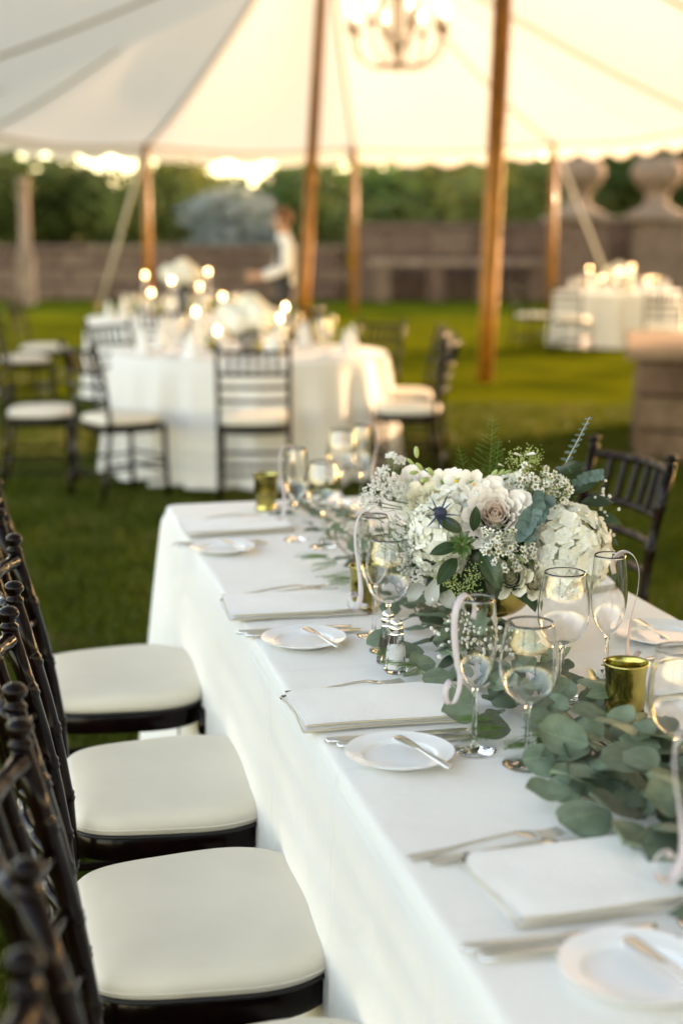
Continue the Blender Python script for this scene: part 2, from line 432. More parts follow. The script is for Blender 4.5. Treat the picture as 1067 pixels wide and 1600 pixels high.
grass()

# ------------------------------------------------------------------ tent
P2 = Vector((1.74, 15.3, 0)); EAVE, PEAK, HW = 3.30, 6.9, 6.0
A1, A9 = 8.74, -17.48
def TP(a, b, z=0.0): return P2 + U * a + V * b + Vector((0, 0, z))
def tent():
    t = tag(empty('pole_tent', TP(0, 0)), 'white sailcloth tent roof on varnished wooden poles over the tables', 'tent')
    inv = Matrix.Translation(-TP(0, 0))
    # boundary, with the ridge point each boundary point runs to
    bd = []
    for i in range(49):
        th = math.pi * i / 48; bd.append((A1 + HW * math.sin(th), HW * math.cos(th)))
    for i in range(1, 60): bd.append((lerp(A1, A9, i / 60), -HW))
    for i in range(49):
        th = math.pi * i / 48; bd.append((A9 - HW * math.sin(th), -HW * math.cos(th)))
    for i in range(1, 60): bd.append((lerp(A9, A1, i / 60), HW))
    peaks = [A1, 0, -8.74, A9]
    def ridge_z(a):
        a = max(A9, min(A1, a)); q = ((a - A9) / 8.74) % 1.0
        return PEAK - 1.1 * (4 * q * (1 - q)) ** .8
    # distance between side poles along the edge gives the scallop of the eave
    s = 0; arc = []
    for i, p in enumerate(bd):
        if i: s += math.dist(bd[i - 1], p)
        arc.append(s)
    PITCH = HW * R(40.5); S0 = HW * R(31.5)
    mb = MB(); NR = 16; n = len(bd)
    def surf(i, r):
        a, b = bd[i]; ra = max(A9, min(A1, a)); zr = ridge_z(ra)
        q = ((arc[i] - S0) / PITCH) % 1.0; sag = .10 * math.sin(math.pi * q)
        ze = EAVE - sag
        t_ = r / NR
        f = (1 - t_) ** 1.18
        z = ze + (zr - ze) * f - .16 * math.sin(math.pi * q) * math.sin(math.pi * min(1, t_ * 1.1))
        pull = 1 - .025 * math.sin(math.pi * q) * t_
        return TP(lerp(ra, a, t_ * pull), lerp(0, b, t_ * pull), z)
    G = [[surf(i, r) for r in range(NR + 1)] for i in range(n)]
    for i in range(n):
        for r in range(NR + 1): mb.v.append(tuple(G[i][r]))
    for i in range(n):
        j = (i + 1) % n
        for r in range(NR): mb.f.append((i * (NR + 1) + r, i * (NR + 1) + r + 1, j * (NR + 1) + r + 1, j * (NR + 1) + r)); mb.m.append(0)
    mb.xform(inv).build('canopy', M_canvas, t)
    # valance: scalloped strip below the eave
    vb = MB(); kk = 6
    pts = []
    for i in range(n):
        j = (i + 1) % n
        for k in range(kk): pts.append((G[i][NR].lerp(G[j][NR], k / kk), arc[i] + (arc[j] - arc[i] if j else .4) * k / kk))
    m = len(pts)
    for p, sa in pts:
        q = ((sa - S0) / (PITCH / 5)) % 1.0; drop = .16 + .12 * math.sin(math.pi * q)
        vb.v.append(tuple(p + Vector((0, 0, -.005)))); vb.v.append(tuple(p + Vector((0, 0, -drop))))
    for i in range(m):
        j = (i + 1) % m; vb.f.append((2 * i, 2 * i + 1, 2 * j + 1, 2 * j)); vb.m.append(0)
    vb.xform(inv).build('valance', M_canvas, t)
    eb = MB(); eb.tube([G[i % n][NR] + Vector((0, 0, -.01)) for i in range(0, n + 1, 2)], .028, 6, cap=False)
    eb.xform(inv).build('eave_rope', M_webbing, t)
    # seams and poles at each side pole
    tot = arc[-1] + math.dist(bd[-1], bd[0])
    s = S0; k = 0
    while s < tot - .5:
        i = min(range(n), key=lambda q: abs(arc[q] - s))
        sb = MB(); sb.tube([G[i][r] + Vector((0, 0, -.012)) for r in range(NR + 1)], .03, 5, flat=1)
        sb.xform(inv).build('seam', M_webbing, t)
        e = G[i][NR]; a, b = bd[i]; ra = max(A9, min(A1, a))
        out = (TP(a, b) - TP(ra, 0)).normalized()
        ft = Vector((e.x, e.y, -.03)) + out * .05
        pb = MB(); pb.tube([ft, ft.lerp(e, .5), e + Vector((0, 0, .12))], [.075, .078, .06], 10)
        pb.xform(inv).build('side_pole', M_pole, t)
        st = ft + out * 2.3 + U * (.6 * math.sin(k * 2.1))
        st.z = 0
        gb = MB(); gb.tube([e + Vector((0, 0, -.02)), st], .03, 6)
        gb.xform(inv).build('guy_rope', M_rope, t)
        kb = MB(); kb.tube([st + Vector((0, 0, -.06)), st + Vector((0, 0, .22)) + out * .06], .03, 6)
        kb.xform(inv).build('stake', M_pole, t)
        s += PITCH; k += 1
    for a, dx in ((A1, .36), (0, .20), (-8.74, 0), (A9, 0)):
        z = ridge_z(a); top = TP(a, 0, z + .25) + Vector((.10 if a == A1 else 0, 0, 0)); bot = TP(a, 0, -.03) + Vector((-dx, 0, 0))
        pb = MB(); pb.tube([bot.lerp(top, q / 8) for q in range(9)], [.085, .092, .096, .096, .096, .09, .085, .075, .07], 14)
        pb.xform(inv).build('center_pole', M_pole, t)
tent()

def chandelier(at, topz):
    c = tag(empty('chandelier', at), 'gilded candle chandelier hanging under the white tent roof', 'chandelier')
    b = MB(); b.lathe([(.001, -.02), (.03, 0), (.02, .05), (.035, .12), (.018, .2), (.018, .55), (.04, .62), (.015, .7), (.001, .72)], 12)
    b.build('column', M_iron, c)
    b = MB(); b.tube([(0, 0, .7), (0, 0, topz - at[2])], .008, 6); b.build('hanging_rod', M_iron, c)
    for k in range(8):
        a = 2 * math.pi * k / 8 + .2; d = Vector((math.cos(a), math.sin(a), 0))
        path = catmull([(0, 0, .05), tuple(d * .2 + Vector((0, 0, .02))), tuple(d * .36 + Vector((0, 0, .12))), tuple(d * .40 + Vector((0, 0, .30)))], 6)
        arm = MB().tube(path, .010, 6).build('arm', M_iron, c)
        MB().tube(catmull([(0, 0, .1), tuple(d * .15 + Vector((0, 0, .35))), tuple(d * .12 + Vector((0, 0, .6))), (0, 0, .68)], 5), .008, 5).build('scroll', M_iron, arm)
        cup = d * .40
        MB().lathe([(.001, .28), (.03, .3), (.045, .33), (.04, .335), (.001, .33)], 10, cup).build('drip_cup', M_iron, arm)
        MB().lathe([(.014, .33), (.014, .42), (.001, .42)], 10, cup).build('candle_sleeve', M_candle, arm)
        MB().lathe([(.001, .42), (.012, .435), (.018, .46), (.010, .50), (.001, .53)], 10, cup).build('bulb', M_bulb, arm)
chandelier((.46, 12.2, 2.86), 5.7)

# ------------------------------------------------------------------ far wall, urns, column
def wall_run(name, x0, x1, y, h, label):
    w = tag(empty(name, ((x0 + x1) / 2, y, 0)), label, 'wall')
    L = x1 - x0; n = int(L / .95); bw = L / n; rows = [(0, .52), (.52, h - .18)]
    b = MB().box((0, .1, (h - .18) / 2), (L, .34, h - .185)); flatshade(b.build('wall_core', M_stone, w))
    mesh = {}
    for r, (z0, z1) in enumerate(((0.0, h * .30), (h * .30, h * .58), (h * .58, h - .18))):
        me = MB().box((0, 0, 0), (bw - .025, .2, z1 - z0 - .025), bev=.02).mesh('stone_block', M_stone, False)
        for i in range(n):
            o = link('stone_block', me, w, ((i + .5) * bw - L / 2 + (.3 * bw if r % 2 else 0) - (.15 * bw), -.13 - (.05 if r == 0 else 0) + random.uniform(-.02, .02), (z0 + z1) / 2))
    cm = MB().box((0, 0, 0), (1.9, .66, .17), bev=.03).mesh('coping_stone', M_stone, False)
    nc = max(1, int(L / 1.92))
    for i in range(nc): link('coping_stone', cm, w, ((i + .5) * L / nc - L / 2, .05, h - .09), scale=(L / nc / 1.92, 1, 1))
    return w
wall_run('stone_wall', .3, 12.5, 36, 1.90, 'tall brown stone garden wall with coping behind the tent')
wall_run('stone_wall', -13, .15, 36.4, 1.36, 'low brown stone garden wall behind the round tables')
# a lighter stone bench ledge in front of the wall
lb = tag(empty('stone_bench', (2.9, 35.1, 0)), 'pale stone bench ledge in front of the tall garden wall', 'bench')
MB().box((0, 0, .93), (4.4, .5, .16), bev=.03).build('seat_slab', M_urn, lb, False)
for x in (-1.9, -.6, .6, 1.9): MB().box((x, 0, .425), (.4, .42, .85), bev=.03).build('pier', M_stone, lb, False)

def urn(at, label, s=1.0, lean=0.0):
    t = tag(empty('stone_urn', at), label, 'urn', 'stone urns on the garden wall')
    MB().box((0, 0, .95 * s), (1.25 * s, 1.25 * s, 1.9 * s), bev=.04).build('pedestal', M_stone, t, False)
    MB().box((0, 0, 1.97 * s), (1.5 * s, 1.5 * s, .15 * s), bev=.03).build('cap', M_urn, t, False)
    MB().lathe([(r * s, z * s) for r, z in ((.66, 2.05), (.62, 2.12), (.44, 2.2), (.30, 2.3), (.25, 2.42), (.29, 2.5), (.27, 2.56), (.36, 2.64), (.50, 2.78), (.60, 2.95), (.62, 3.05), (.56, 3.1), (.60, 3.16), (.50, 3.24), (.3, 3.3), (.01, 3.33))], 28).build('bowl', M_urn, t)
    for k in range(7):
        a = k * .9; MB().ball((.38 * s * math.cos(a), .38 * s * math.sin(a), 3.2 * s), .16 * s, 8, 6).build('carved_fruit', M_urn, t)
    return t
urn((5.55, 34.2, 0), 'brown stone urn on a pedestal, the one nearer the tent pole')
urn((7.35, 34.0, 0), 'brown stone urn on a pedestal, beyond the table with the white bouquet')
cl = tag(empty('stone_column', (-7.2, 33, 0)), 'pale stone column rising above the low garden wall', 'column')
MB().box((0, 0, .6), (.36, .36, 1.2), bev=.03).build('base', M_urn, cl, False)
MB().lathe([(.16, 1.2), (.15, 1.3), (.13, 1.35), (.125, 2.2), (.115, 2.7), (.16, 2.76), (.16, 2.85)], 16).build('shaft', M_urn, cl)
# near plinth
pl = tag(empty('stone_plinth', (3.28, 10.45, 0), R(-11)), 'low block wall of brown stone with a pale slab top on the lawn', 'stone wall')
for r in range(3):
    z0 = -.05 + r * .24; h = .225
    for i in range(3):
        w = 2.2 / 3
        MB().box((-1.1 + (i + .5) * w, -.82 + random.uniform(-.012, .012), z0 + .12), (w - .014, .36, h), bev=.018).build('stone_block', M_stone, pl, False)
    for i in range(3):
        d = 1.6 / 3
        MB().box((-.9 + random.uniform(-.012, .012) , -.63 + (i + .5) * d, z0 + .12), (.40, d - .014, h), bev=.018).build('stone_block', M_stone, pl, False)
MB().box((.15, .1, .32), (1.6, 1.4, .70)).build('core', M_stone, pl, False)
MB().box((0, 0, .715), (2.36, 2.16, .07), bev=.012).build('top_slab', M_urn, pl, False)

# ------------------------------------------------------------------ trees
def crown_mesh(name, m, n, rx, rz, seed, leaf=.28, lobes=9):
    r = np.random.default_rng(seed)
    cen = r.normal(0, .42, (lobes, 3)); cen[:, 2] *= .8
    rad = r.uniform(.35, .62, lobes)
    k = r.integers(0, lobes, n)
    d = r.normal(0, 1, (n, 3)); d /= np.linalg.norm(d, axis=1)[:, None]
    P = cen[k] + d * (rad[k] * r.uniform(.55, 1.02, n) ** .6)[:, None]
    P *= np.array([rx, rx, rz])
    nrm = d + r.normal(0, .6, (n, 3)); nrm /= np.linalg.norm(nrm, axis=1)[:, None]
    t = np.cross(nrm, r.normal(0, 1, (n, 3))); t /= np.linalg.norm(t, axis=1)[:, None]
    b = np.cross(nrm, t); s = r.uniform(.5, 1.2, n)[:, None] * leaf
    Q = np.stack([P - t * s, P - b * s * .55 + nrm * s * .15, P + t * s, P + b * s * .55 + nrm * s * .15], 1).reshape(-1, 3)
    me = bpy.data.meshes.new(name); me.from_pydata(Q.tolist(), [], np.arange(n * 4).reshape(-1, 4).tolist())
    me.materials.append(m); me.update(); return me
def trunk_mesh(h, r, seed):
    rr = random.Random(seed); mb = MB()
    mb.tube([(0, 0, -.2), (.05, 0, h * .4), (-.05, .05, h * .8), (0, 0, h * 1.3)], [r * 1.4, r, r * .8, r * .3], 9)
    for k in range(5):
        a = rr.uniform(0, 6.28); z = h * rr.uniform(.6, 1.0); l = h * .6
        mb.tube([(0, 0, z), (math.cos(a) * l * .5, math.sin(a) * l * .5, z + l * .4), (math.cos(a) * l, math.sin(a) * l, z + l * .9)], [r * .5, r * .3, r * .1], 6)
    return mb.mesh('trunk', M_bark)
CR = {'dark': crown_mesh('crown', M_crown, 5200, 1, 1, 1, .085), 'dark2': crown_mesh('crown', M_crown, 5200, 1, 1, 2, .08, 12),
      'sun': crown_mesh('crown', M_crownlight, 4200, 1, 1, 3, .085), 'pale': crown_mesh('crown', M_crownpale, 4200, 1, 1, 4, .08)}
TR = trunk_mesh(1.0, .09, 5)
def tree(name, at, h, rx, kind, label, group=None, base=.35):
    t = tag(empty(name, at, random.uniform(0, 6)), label, 'tree', group)
    link('trunk', TR, t, scale=(h * .5, h * .5, h * .62))
    link('crown', CR[kind], t, (0, 0, h * (1 + base) / 2), scale=(rx, rx, h * (1 - base) / 2))
    return t
G1 = 'trees beyond the garden wall'
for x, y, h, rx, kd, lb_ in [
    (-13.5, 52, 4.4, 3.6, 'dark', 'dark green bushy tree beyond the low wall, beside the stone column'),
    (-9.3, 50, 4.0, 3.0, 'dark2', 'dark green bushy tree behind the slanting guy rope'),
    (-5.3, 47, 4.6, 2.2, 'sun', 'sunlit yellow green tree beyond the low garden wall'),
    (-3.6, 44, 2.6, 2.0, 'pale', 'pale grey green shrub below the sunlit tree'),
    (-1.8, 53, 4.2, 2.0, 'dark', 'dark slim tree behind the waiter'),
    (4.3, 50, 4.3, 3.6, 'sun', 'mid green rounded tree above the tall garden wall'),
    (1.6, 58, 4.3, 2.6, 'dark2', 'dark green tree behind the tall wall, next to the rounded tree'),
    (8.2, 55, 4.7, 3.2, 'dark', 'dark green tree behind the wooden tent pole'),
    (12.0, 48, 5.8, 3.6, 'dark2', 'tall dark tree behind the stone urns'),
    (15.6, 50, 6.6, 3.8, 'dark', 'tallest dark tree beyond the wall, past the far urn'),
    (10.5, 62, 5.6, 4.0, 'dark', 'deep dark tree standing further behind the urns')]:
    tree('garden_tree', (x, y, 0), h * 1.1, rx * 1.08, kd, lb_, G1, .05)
for i in range(14):
    x = -34 + i * 5.2
    tree('far_tree', (x + random.uniform(-1, 1), 92 + random.uniform(-6, 8), 0), random.uniform(5.6, 7.6), random.uniform(3.4, 4.8), random.choice(['dark', 'dark2', 'dark', 'sun']),
         'distant green tree in the row far beyond the garden wall', 'distant row of trees', .0)
# unseen trees added at the side to block the sun from the long table
for x, y, h, rx in [(15.2, 16.1, 9, 2.4), (18.4, 12.6, 10, 3.4), (20.4, 9.6, 10, 3.8), (23, 6, 10, 4)]:
    tree('sun_block_tree', (x, y, 0), h, rx, 'dark', 'added unseen tree beside the lawn blocking sun from the long table', 'added trees blocking the sun', .02)
# ------------------------------------------------------------------ long table cloth
def rrect(w, h, r, per=10, seg=.04):
    """rounded rectangle: list of (x, y, nx, ny), x in 0..w, y in 0..h"""
    out = []
    cs = [(w - r, h - r, 0), (r, h - r, 90), (r, r, 180), (w - r, r, 270)]
    for i, (cx, cy, a0) in enumerate(cs):
        for k in range(per + 1):
            a = R(a0 + 90 * k / per); out.append((cx + r * math.cos(a), cy + r * math.sin(a), math.cos(a), math.sin(a)))
        nx_, ny_, a1 = cs[(i + 1) % 4]
        a = R(a0 + 90); p = (cx + r * math.cos(a), cy + r * math.sin(a)); q = (nx_ + r * math.cos(a), ny_ + r * math.sin(a))
        m = max(1, int(math.dist(p, q) / seg))
        for k in range(1, m): out.append((lerp(p[0], q[0], k / m), lerp(p[1], q[1], k / m), math.cos(a), math.sin(a)))
    return out
TL, TW = 3.3, .83
def long_cloth():
    # x across (0..TW), y = -k along
    pr = rrect(TW, TL, .035)
    pr = [(x, y - TL, nx, ny) for x, y, nx, ny in pr]
    n = len(pr); mb = MB()
    def fold(i, z):
        x, y, nx, ny = pr[i]; d = max(0.0, (TZ - z)) / TZ
        f = .013 * math.sin(y * 9 + 1.0 + .8 * math.sin(y * 4)) + .009 * math.sin(y * 21 + x * 15 + 1.5 * math.sin(y * 3)) + .008 * math.sin(x * 19)
        c = 0
        for cx, cy in ((0, 0), (TW, 0), (0, -TL), (TW, -TL)):
            q = math.hypot(x - cx, y - cy); c += .085 * math.exp(-(q / .10) ** 2)
        # a soft dent where the cloth meets the chair seats
        return (.006 + .012 * d + f * d ** 1.1 + c * d ** .8)
    rings = [(-.016, TZ), (-.008, TZ - .0008), (-.003, TZ - .003), (-.0005, TZ - .008), (.001, TZ - .016)]
    zs = [TZ - .04, TZ - .08, TZ - .14, TZ - .2, TZ - .28, TZ - .36, TZ - .45, TZ - .55, TZ - .65, TZ - .755]
    for off, z in rings:
        for x, y, nx, ny in pr: mb.v.append((x + nx * off, y + ny * off, z))
    for z in zs:
        for i, (x, y, nx, ny) in enumerate(pr):
            o = fold(i, z); mb.v.append((x + nx * o, y + ny * o, z))
    k = len(rings) + len(zs)
    for r in range(k - 1):
        for i in range(n):
            j = (i + 1) % n; mb.f.append((r * n + i, (r + 1) * n + i, (r + 1) * n + j, r * n + j)); mb.m.append(0)
    mb.f.append(tuple(range(n))); mb.m.append(0)
    o = mb.build('tablecloth', M_cloth)
    o.location = C0; o.rotation_euler = (0, 0, YAW)
    tag(o, 'white woven cloth draped to the grass over the long banquet table', 'tablecloth')
long_cloth()

# ------------------------------------------------------------------ ballroom chair
def bamboo(path, r, nodes, n=10, rise=1.22):
    """tube whose radius swells at each node position (0..1)"""
    path = [Vector(p) for p in path]
    L = [0]
    for i in range(1, len(path)): L.append(L[-1] + (path[i] - path[i - 1]).length)
    def at(t):
        s = t * L[-1]
        for i in range(1, len(path)):
            if s <= L[i] + 1e-9: return path[i - 1].lerp(path[i], (s - L[i - 1]) / max(1e-9, L[i] - L[i - 1]))
        return path[-1]
    ts = set(q / 10 for q in range(11)); e = .005 / L[-1]
    for nd in nodes: ts |= {nd - 2.2 * e, nd - e, nd, nd + e, nd + 2.2 * e}
    ts = sorted(t for t in ts if 0 <= t <= 1)
    rad = []
    for t in ts:
        q = 1.0
        for nd in nodes:
            if abs(t - nd) < 1.2 * e: q = rise if abs(t - nd) > .3 * e else rise * .90
        rad.append(r * q)
    return [at(t) for t in ts], rad
def make_chair():
    c = empty('chiavari_chair')
    SX, SY = -.195, .200
    for s in (-1, 1):
        pts = catmull([(-.255, s * .195, .0), (-.215, s * .198, .25), (SX, s * SY, .46), (-.222, s * .20, .68), (-.272, s * .20, .885)], 5)
        p, rd = bamboo(pts, .0132, [.14, .30, .46, .60, .74, .88])
        st = MB().tube(p, rd, 10).build('back_leg', M_wood, c)
        MB().lathe([(.0132, 0), (.0152, .003), (.0152, .008), (.0105, .012), (.0105, .016), (.0155, .021), (.0168, .027), (.0145, .033), (.008, .037), (.001, .038)], 12, (-.272, s * .20, .883)).build('finial', M_wood, st)
        p, rd = bamboo([(.175, s * .205, 0), (.165, s * .2, .2), (.158, s * .195, .44)], .0145, [.2, .45, .72, .9])
        MB().tube(p, rd, 10).build('front_leg', M_wood, c)
        for z in (.12, .22):
            xb = lerp(-.237, -.22, (z - .12) * 10); p, rd = bamboo([(xb, s * .197, z), (.167, s * .202, z)], .009, [.33, .66], 8)
            MB().tube(p, rd, 8).build('stretcher', M_wood, c)
    def rail(z, r, bow, nodes, name='back_rail'):
        f = (z - .46) / .425; x = lerp(SX, -.272, f ** 1.35)
        pts = [(x - bow * (1 - (q / 6 - 1) ** 2), lerp(-.20, .20, q / 12), z) for q in range(13)]
        p, rd = bamboo(pts, r, nodes, 8, 1.14)
        return MB().tube(p, rd, 8).build(name, M_wood, c)
    bow = .048
    rail(.868, .0125, bow, [.12, .26, .40, .54, .68, .82, .95], 'crest_rail')
    rail(.745, .0115, bow * .9, [.2, .4, .6, .8], 'lower_crest_rail')
    rail(.670, .0105, bow * .85, [.2, .4, .6, .8]); rail(.590, .0105, bow * .8, [.2, .4, .6, .8])
    def bx(z): return lerp(SX, -.272, ((z - .46) / .425) ** 1.35)
    for q in (-.667, -.4, -.133, .133, .4, .667):
        w = 1 - q * q
        p, rd = bamboo([(bx(.745) - bow * .9 * w, q * .2, .745), (bx(.868) - bow * w, q * .2, .868)], .0095, [.5], 8, 1.15)
        MB().tube(p, rd, 8).build('spindle', M_wood, c)
    for z, x0, x1 in ((.16, .170, .170), (.24, .167, .167)):
        p, rd = bamboo([(x0, -.2, z), (x1, .2, z)], .009, [.33, .66], 8); MB().tube(p, rd, 8).build('stretcher', M_wood, c)
    p, rd = bamboo([(-.226, -.197, .17), (-.226, .197, .17)], .009, [.33, .66], 8); MB().tube(p, rd, 8).build('stretcher', M_wood, c)
    # seat frame and cushion share an outline: wide rounded front, narrower back
    def outline(off, n=64):
        pts = []
        for i in range(n):
            a = 2 * math.pi * i / n; ca, sa = math.cos(a), math.sin(a); e = .74 if ca > 0 else .42
            x = math.copysign(abs(ca) ** e, ca); y = math.copysign(abs(sa) ** e, sa)
            hw = lerp(.186, .230, (x + 1) / 2)
            px = -.007 + x * (.193 + off) + (.012 * (1 - y * y) if x > 0 else 0); pts.append((px, y * (hw + off)))
        return pts
    def loft(rings, name, m):
        mb = MB(); n = 64
        for off, z in rings: mb.v += [(x, y, z) for x, y in outline(off)]
        for r in range(len(rings) - 1):
            for i in range(n):
                j = (i + 1) % n; mb.f.append((r * n + i, r * n + j, (r + 1) * n + j, (r + 1) * n + i)); mb.m.append(0)
        mb.f.append(tuple(range(n - 1, -1, -1))); mb.m.append(0)
        mb.f.append(tuple((len(rings) - 1) * n + i for i in range(n))); mb.m.append(0)
        return mb.build(name, m, c)
    loft([(-.012, .398), (-.004, .400), (-.002, .404), (-.002, .440), (-.006, .446), (-.02, .447)], 'seat_frame', M_wood)
    loft([(-.016, .444), (-.006, .445), (.001, .452), (.004, .463), (.002, .474), (-.006, .483), (-.022, .489), (-.05, .4945), (-.09, .498), (-.13, .4995)], 'cushion', M_cushion)
    seam = MB().tube([(x, y, .4605) for x, y in outline(.0042)] + [(*outline(.0042)[0], .4605)], .0016, 5, cap=False); seam.build('cushion_piping', M_cushion, c)
    loft([(-.014, .4425), (.002, .4435), (.004, .447), (.001, .4495), (-.01, .450)], 'cushion_base', M_seatunder)
    return c
proto = make_chair()
CHAIRS = [0]
def chair(x, y, face, label, group=None):
    """face: direction the sitter looks, degrees from +X"""
    o = proto if CHAIRS[0] == 0 else copy_tree(proto)
    CHAIRS[0] += 1
    o.location = (x, y, 0); o.rotation_euler = (0, 0, R(face))
    tag(o, label, 'chair', group); return o
GL = 'chairs along the long table'
def row_chair(nx, ny, label, jitter=0.0):
    """placed from the spot where its nearer back leg meets the seat"""
    c = Vector((nx, ny, 0)) + V * .195 + U * .20
    chair(c.x, c.y, math.degrees(YAW) + jitter, label, GL)
row_chair(-.655, 2.985, 'dark wood chair with ivory cushion, last in the row toward the round tables', .8)
row_chair(-.468, 2.325, 'dark wood chair with ivory cushion, second from the round tables in its row', -.8)
row_chair(-.348, 1.775, 'dark wood chair with ivory cushion, third from the round tables in its row', .5)
row_chair(-.215, 1.245, 'dark wood chair with ivory cushion, fourth from the round tables in its row')
row_chair(-.085, .690, 'dark wood chair with ivory cushion, fifth from the round tables in its row', 1)
cr_ = Vector((.732, 4.122, 0)).lerp(Vector((.9, 3.687, 0)), .5) - V * .27
chair(cr_.x, cr_.y, math.degrees(YAW) + 180 + 7, 'dark wood chair at the long table behind the flower centrepiece', GL)

# ------------------------------------------------------------------ glasses
def glass_prof(outer, wall, foot_i):
    return outer
def make_glass(name, bowl, stem_h, foot_r, stem_r, m, parent=None, n=32):
    """bowl: outer profile (r, z) from stem top to rim"""
    wall = .0011
    rim = bowl[-1]
    inner = [(max(.0006, r - wall * (1 if i else .5)), z + (.0025 if i == 0 else .0007)) for i, (r, z) in enumerate(bowl)]
    prof = [(.0004, 0.0), (foot_r - .001, 0.0), (foot_r, .0008), (foot_r - .0008, .0018), (foot_r * .55, .0035), (stem_r * 2.2, .0075), (stem_r * 1.2, .014), (stem_r, .025)]
    prof += [(stem_r * .95, lerp(.025, stem_h - .012, q)) for q in (.3, .6, 1)] + [(stem_r * 1.4, stem_h - .004)]
    prof += bowl
    prof += [(rim[0] - wall * .5, rim[1] + .0005)]
    prof += [(r, z) for r, z in reversed(inner[1:])] + [(.0004, inner[0][1])]
    return MB().lathe(prof, n).mesh(name, m)
def spl(pts, n=5):
    return [(p.x, p.y) for p in catmull([(a, b, 0) for a, b in pts], n)]
wine_bowl = spl([(.006, .088), (.020, .094), (.032, .106), (.0395, .124), (.0415, .142), (.0395, .166), (.0355, .188), (.0325, .205)])
flute_bowl = spl([(.005, .094), (.012, .100), (.020, .112), (.0265, .130), (.0295, .155), (.0295, .18), (.0275, .205), (.0252, .226)])
ME_wine = make_glass('wine_glass', wine_bowl, .088, .034, .0034, M_glass)
ME_flute = make_glass('champagne_flute', flute_bowl, .094, .032, .0032, M_glass)
def place_glass(me, x, y, label, group='glasses on the long table', s=1.0):
    o = link(me.name, me, None, (x, y, TZ + .0008), scale=s)
    return tag(o, label, 'glass', group)
def ribbon(x, y, face, label, rim=.226, r=.0262, flip=1, length=.15, w=.0135):
    """a satin ribbon hooked over a flute rim; face = direction (deg) it hangs toward"""
    d = Vector((math.cos(R(face)), math.sin(R(face)), 0)); side = Vector((-d.y, d.x, 0))
    pts = [(r - .018, rim - .030), (r - .021, rim - .016), (r - .016, rim - .002), (r - .002, rim + .0085), (r + .014, rim + .004), (r + .024, rim - .016), (r + .024, rim - .05), (r + .016, rim - .09),
           (r + .010, rim - length * .85), (r + .012, rim - length), (r + .024, rim - length - .018), (r + .040, rim - length - .012), (r + .043, rim - length + .006), (r + .032, rim - length + .016), (r + .024, rim - length + .006)]
    pp = catmull([(a, b, 0) for a, b in pts], 5); n = len(pp); mb = MB()
    for i, p in enumerate(pp):
        t = (pp[min(i + 1, n - 1)] - pp[max(0, i - 1)]).normalized(); nn = Vector((-t.y, t.x, 0)) * .00035
        tw = R(30) * flip * math.sin(i / n * math.pi * 1.7)
        for sgn in (-1, 1):
            for nr in (-1, 1):
                q = Vector((p.x, p.y, 0)) + nn * nr
                base = d * q.x + Vector((0, 0, q.y))
                wdir = side * math.cos(tw) + (d * t.y - Vector((0, 0, 0))) * math.sin(tw) * 0 + d * nn.x / .00035 * math.sin(tw) + Vector((0, 0, nn.y / .00035 * math.sin(tw)))
                mb.v.append(tuple(base + wdir * sgn * w / 2))
    for i in range(n - 1):
        a, b = i * 4, i * 4 + 4
        for p, q in ((0, 1), (1, 3), (3, 2), (2, 0)): mb.f.append((a + p, a + q, b + q, b + p)); mb.m.append(0)
    mb.f += [(0, 2, 3, 1), ((n - 1) * 4, (n - 1) * 4 + 1, (n - 1) * 4 + 3, (n - 1) * 4 + 2)]; mb.m += [0, 0]
    o = mb.build('ribbon', M_ribbon, None, True, (x, y, TZ + .0008))
    return tag(o, label, 'ribbon', 'ribbons on the champagne flutes')
ORD = ['first', 'second', 'third', 'fourth']
# positions along the table, counted from the round tables' end
SET = [dict(n='first', wine=(-.043, 3.32), flute=(-.110, 3.40), face=222),
       dict(n='second', wine=(.083, 2.445), flute=(.060, 2.545), face=226),
       dict(n='third', wine=(.258, 1.885), flute=(.190, 1.940), face=228),
       dict(n='fourth', wine=(.435, 1.755), flute=(.392, 1.415), face=200)]
for s in SET:
    if s['n'] == 'fourth':
        place_glass(ME_wine, *s['wine'], 'clear wine glass beside the gold votive, next to the broad eucalyptus leaves')
    else:
        place_glass(ME_wine, *s['wine'], {'first': 'clear wine glass at the lawn-side setting closest to the round tables', 'second': 'clear wine glass just behind the salt and pepper shakers', 'third': 'clear wine glass standing between a flute and the garland leaves'}[s['n']])
    place_glass(ME_flute, *s['flute'], {'first': 'champagne flute beside the yellow votive at the table end', 'second': 'champagne flute behind the wine glass by the salt shakers', 'third': 'champagne flute in front of the baby\'s breath, beside the bread plate', 'fourth': 'champagne flute at the lawn-side setting farthest from the round tables'}[s['n']])
    ribbon(*s['flute'], s['face'], {'first': 'curled lilac ribbon on the flute beside the yellow votive', 'second': 'curled lilac ribbon on the flute by the salt shakers', 'third': 'curled lilac ribbon on the flute in front of the baby\'s breath', 'fourth': 'curled lilac ribbon hanging over the large eucalyptus leaves'}[s['n']], flip=1 if s['n'] != 'third' else -1, length=.125 if s['n'] == 'third' else .15, w=.009 if s['n'] == 'third' else .0125)
place_glass(ME_wine, .352, 2.185, 'clear wine glass in front of the big white hydrangea')
place_glass(ME_flute, .428, 2.215, 'champagne flute behind the gold votive, beside the hydrangea')
ribbon(.428, 2.215, -38, 'curled lilac ribbon on the flute behind the gold votive', flip=-1, length=.165)
place_glass(ME_wine, .0, 3.90, 'clear wine glass at the table end, beyond the garland')
place_glass(ME_flute, .055, 3.84, 'champagne flute at the table end, beyond the garland')
ribbon(.055, 3.84, -35, 'curled lilac ribbon on the flute beyond the garland at the table end', flip=-1)
ribbon_done = True

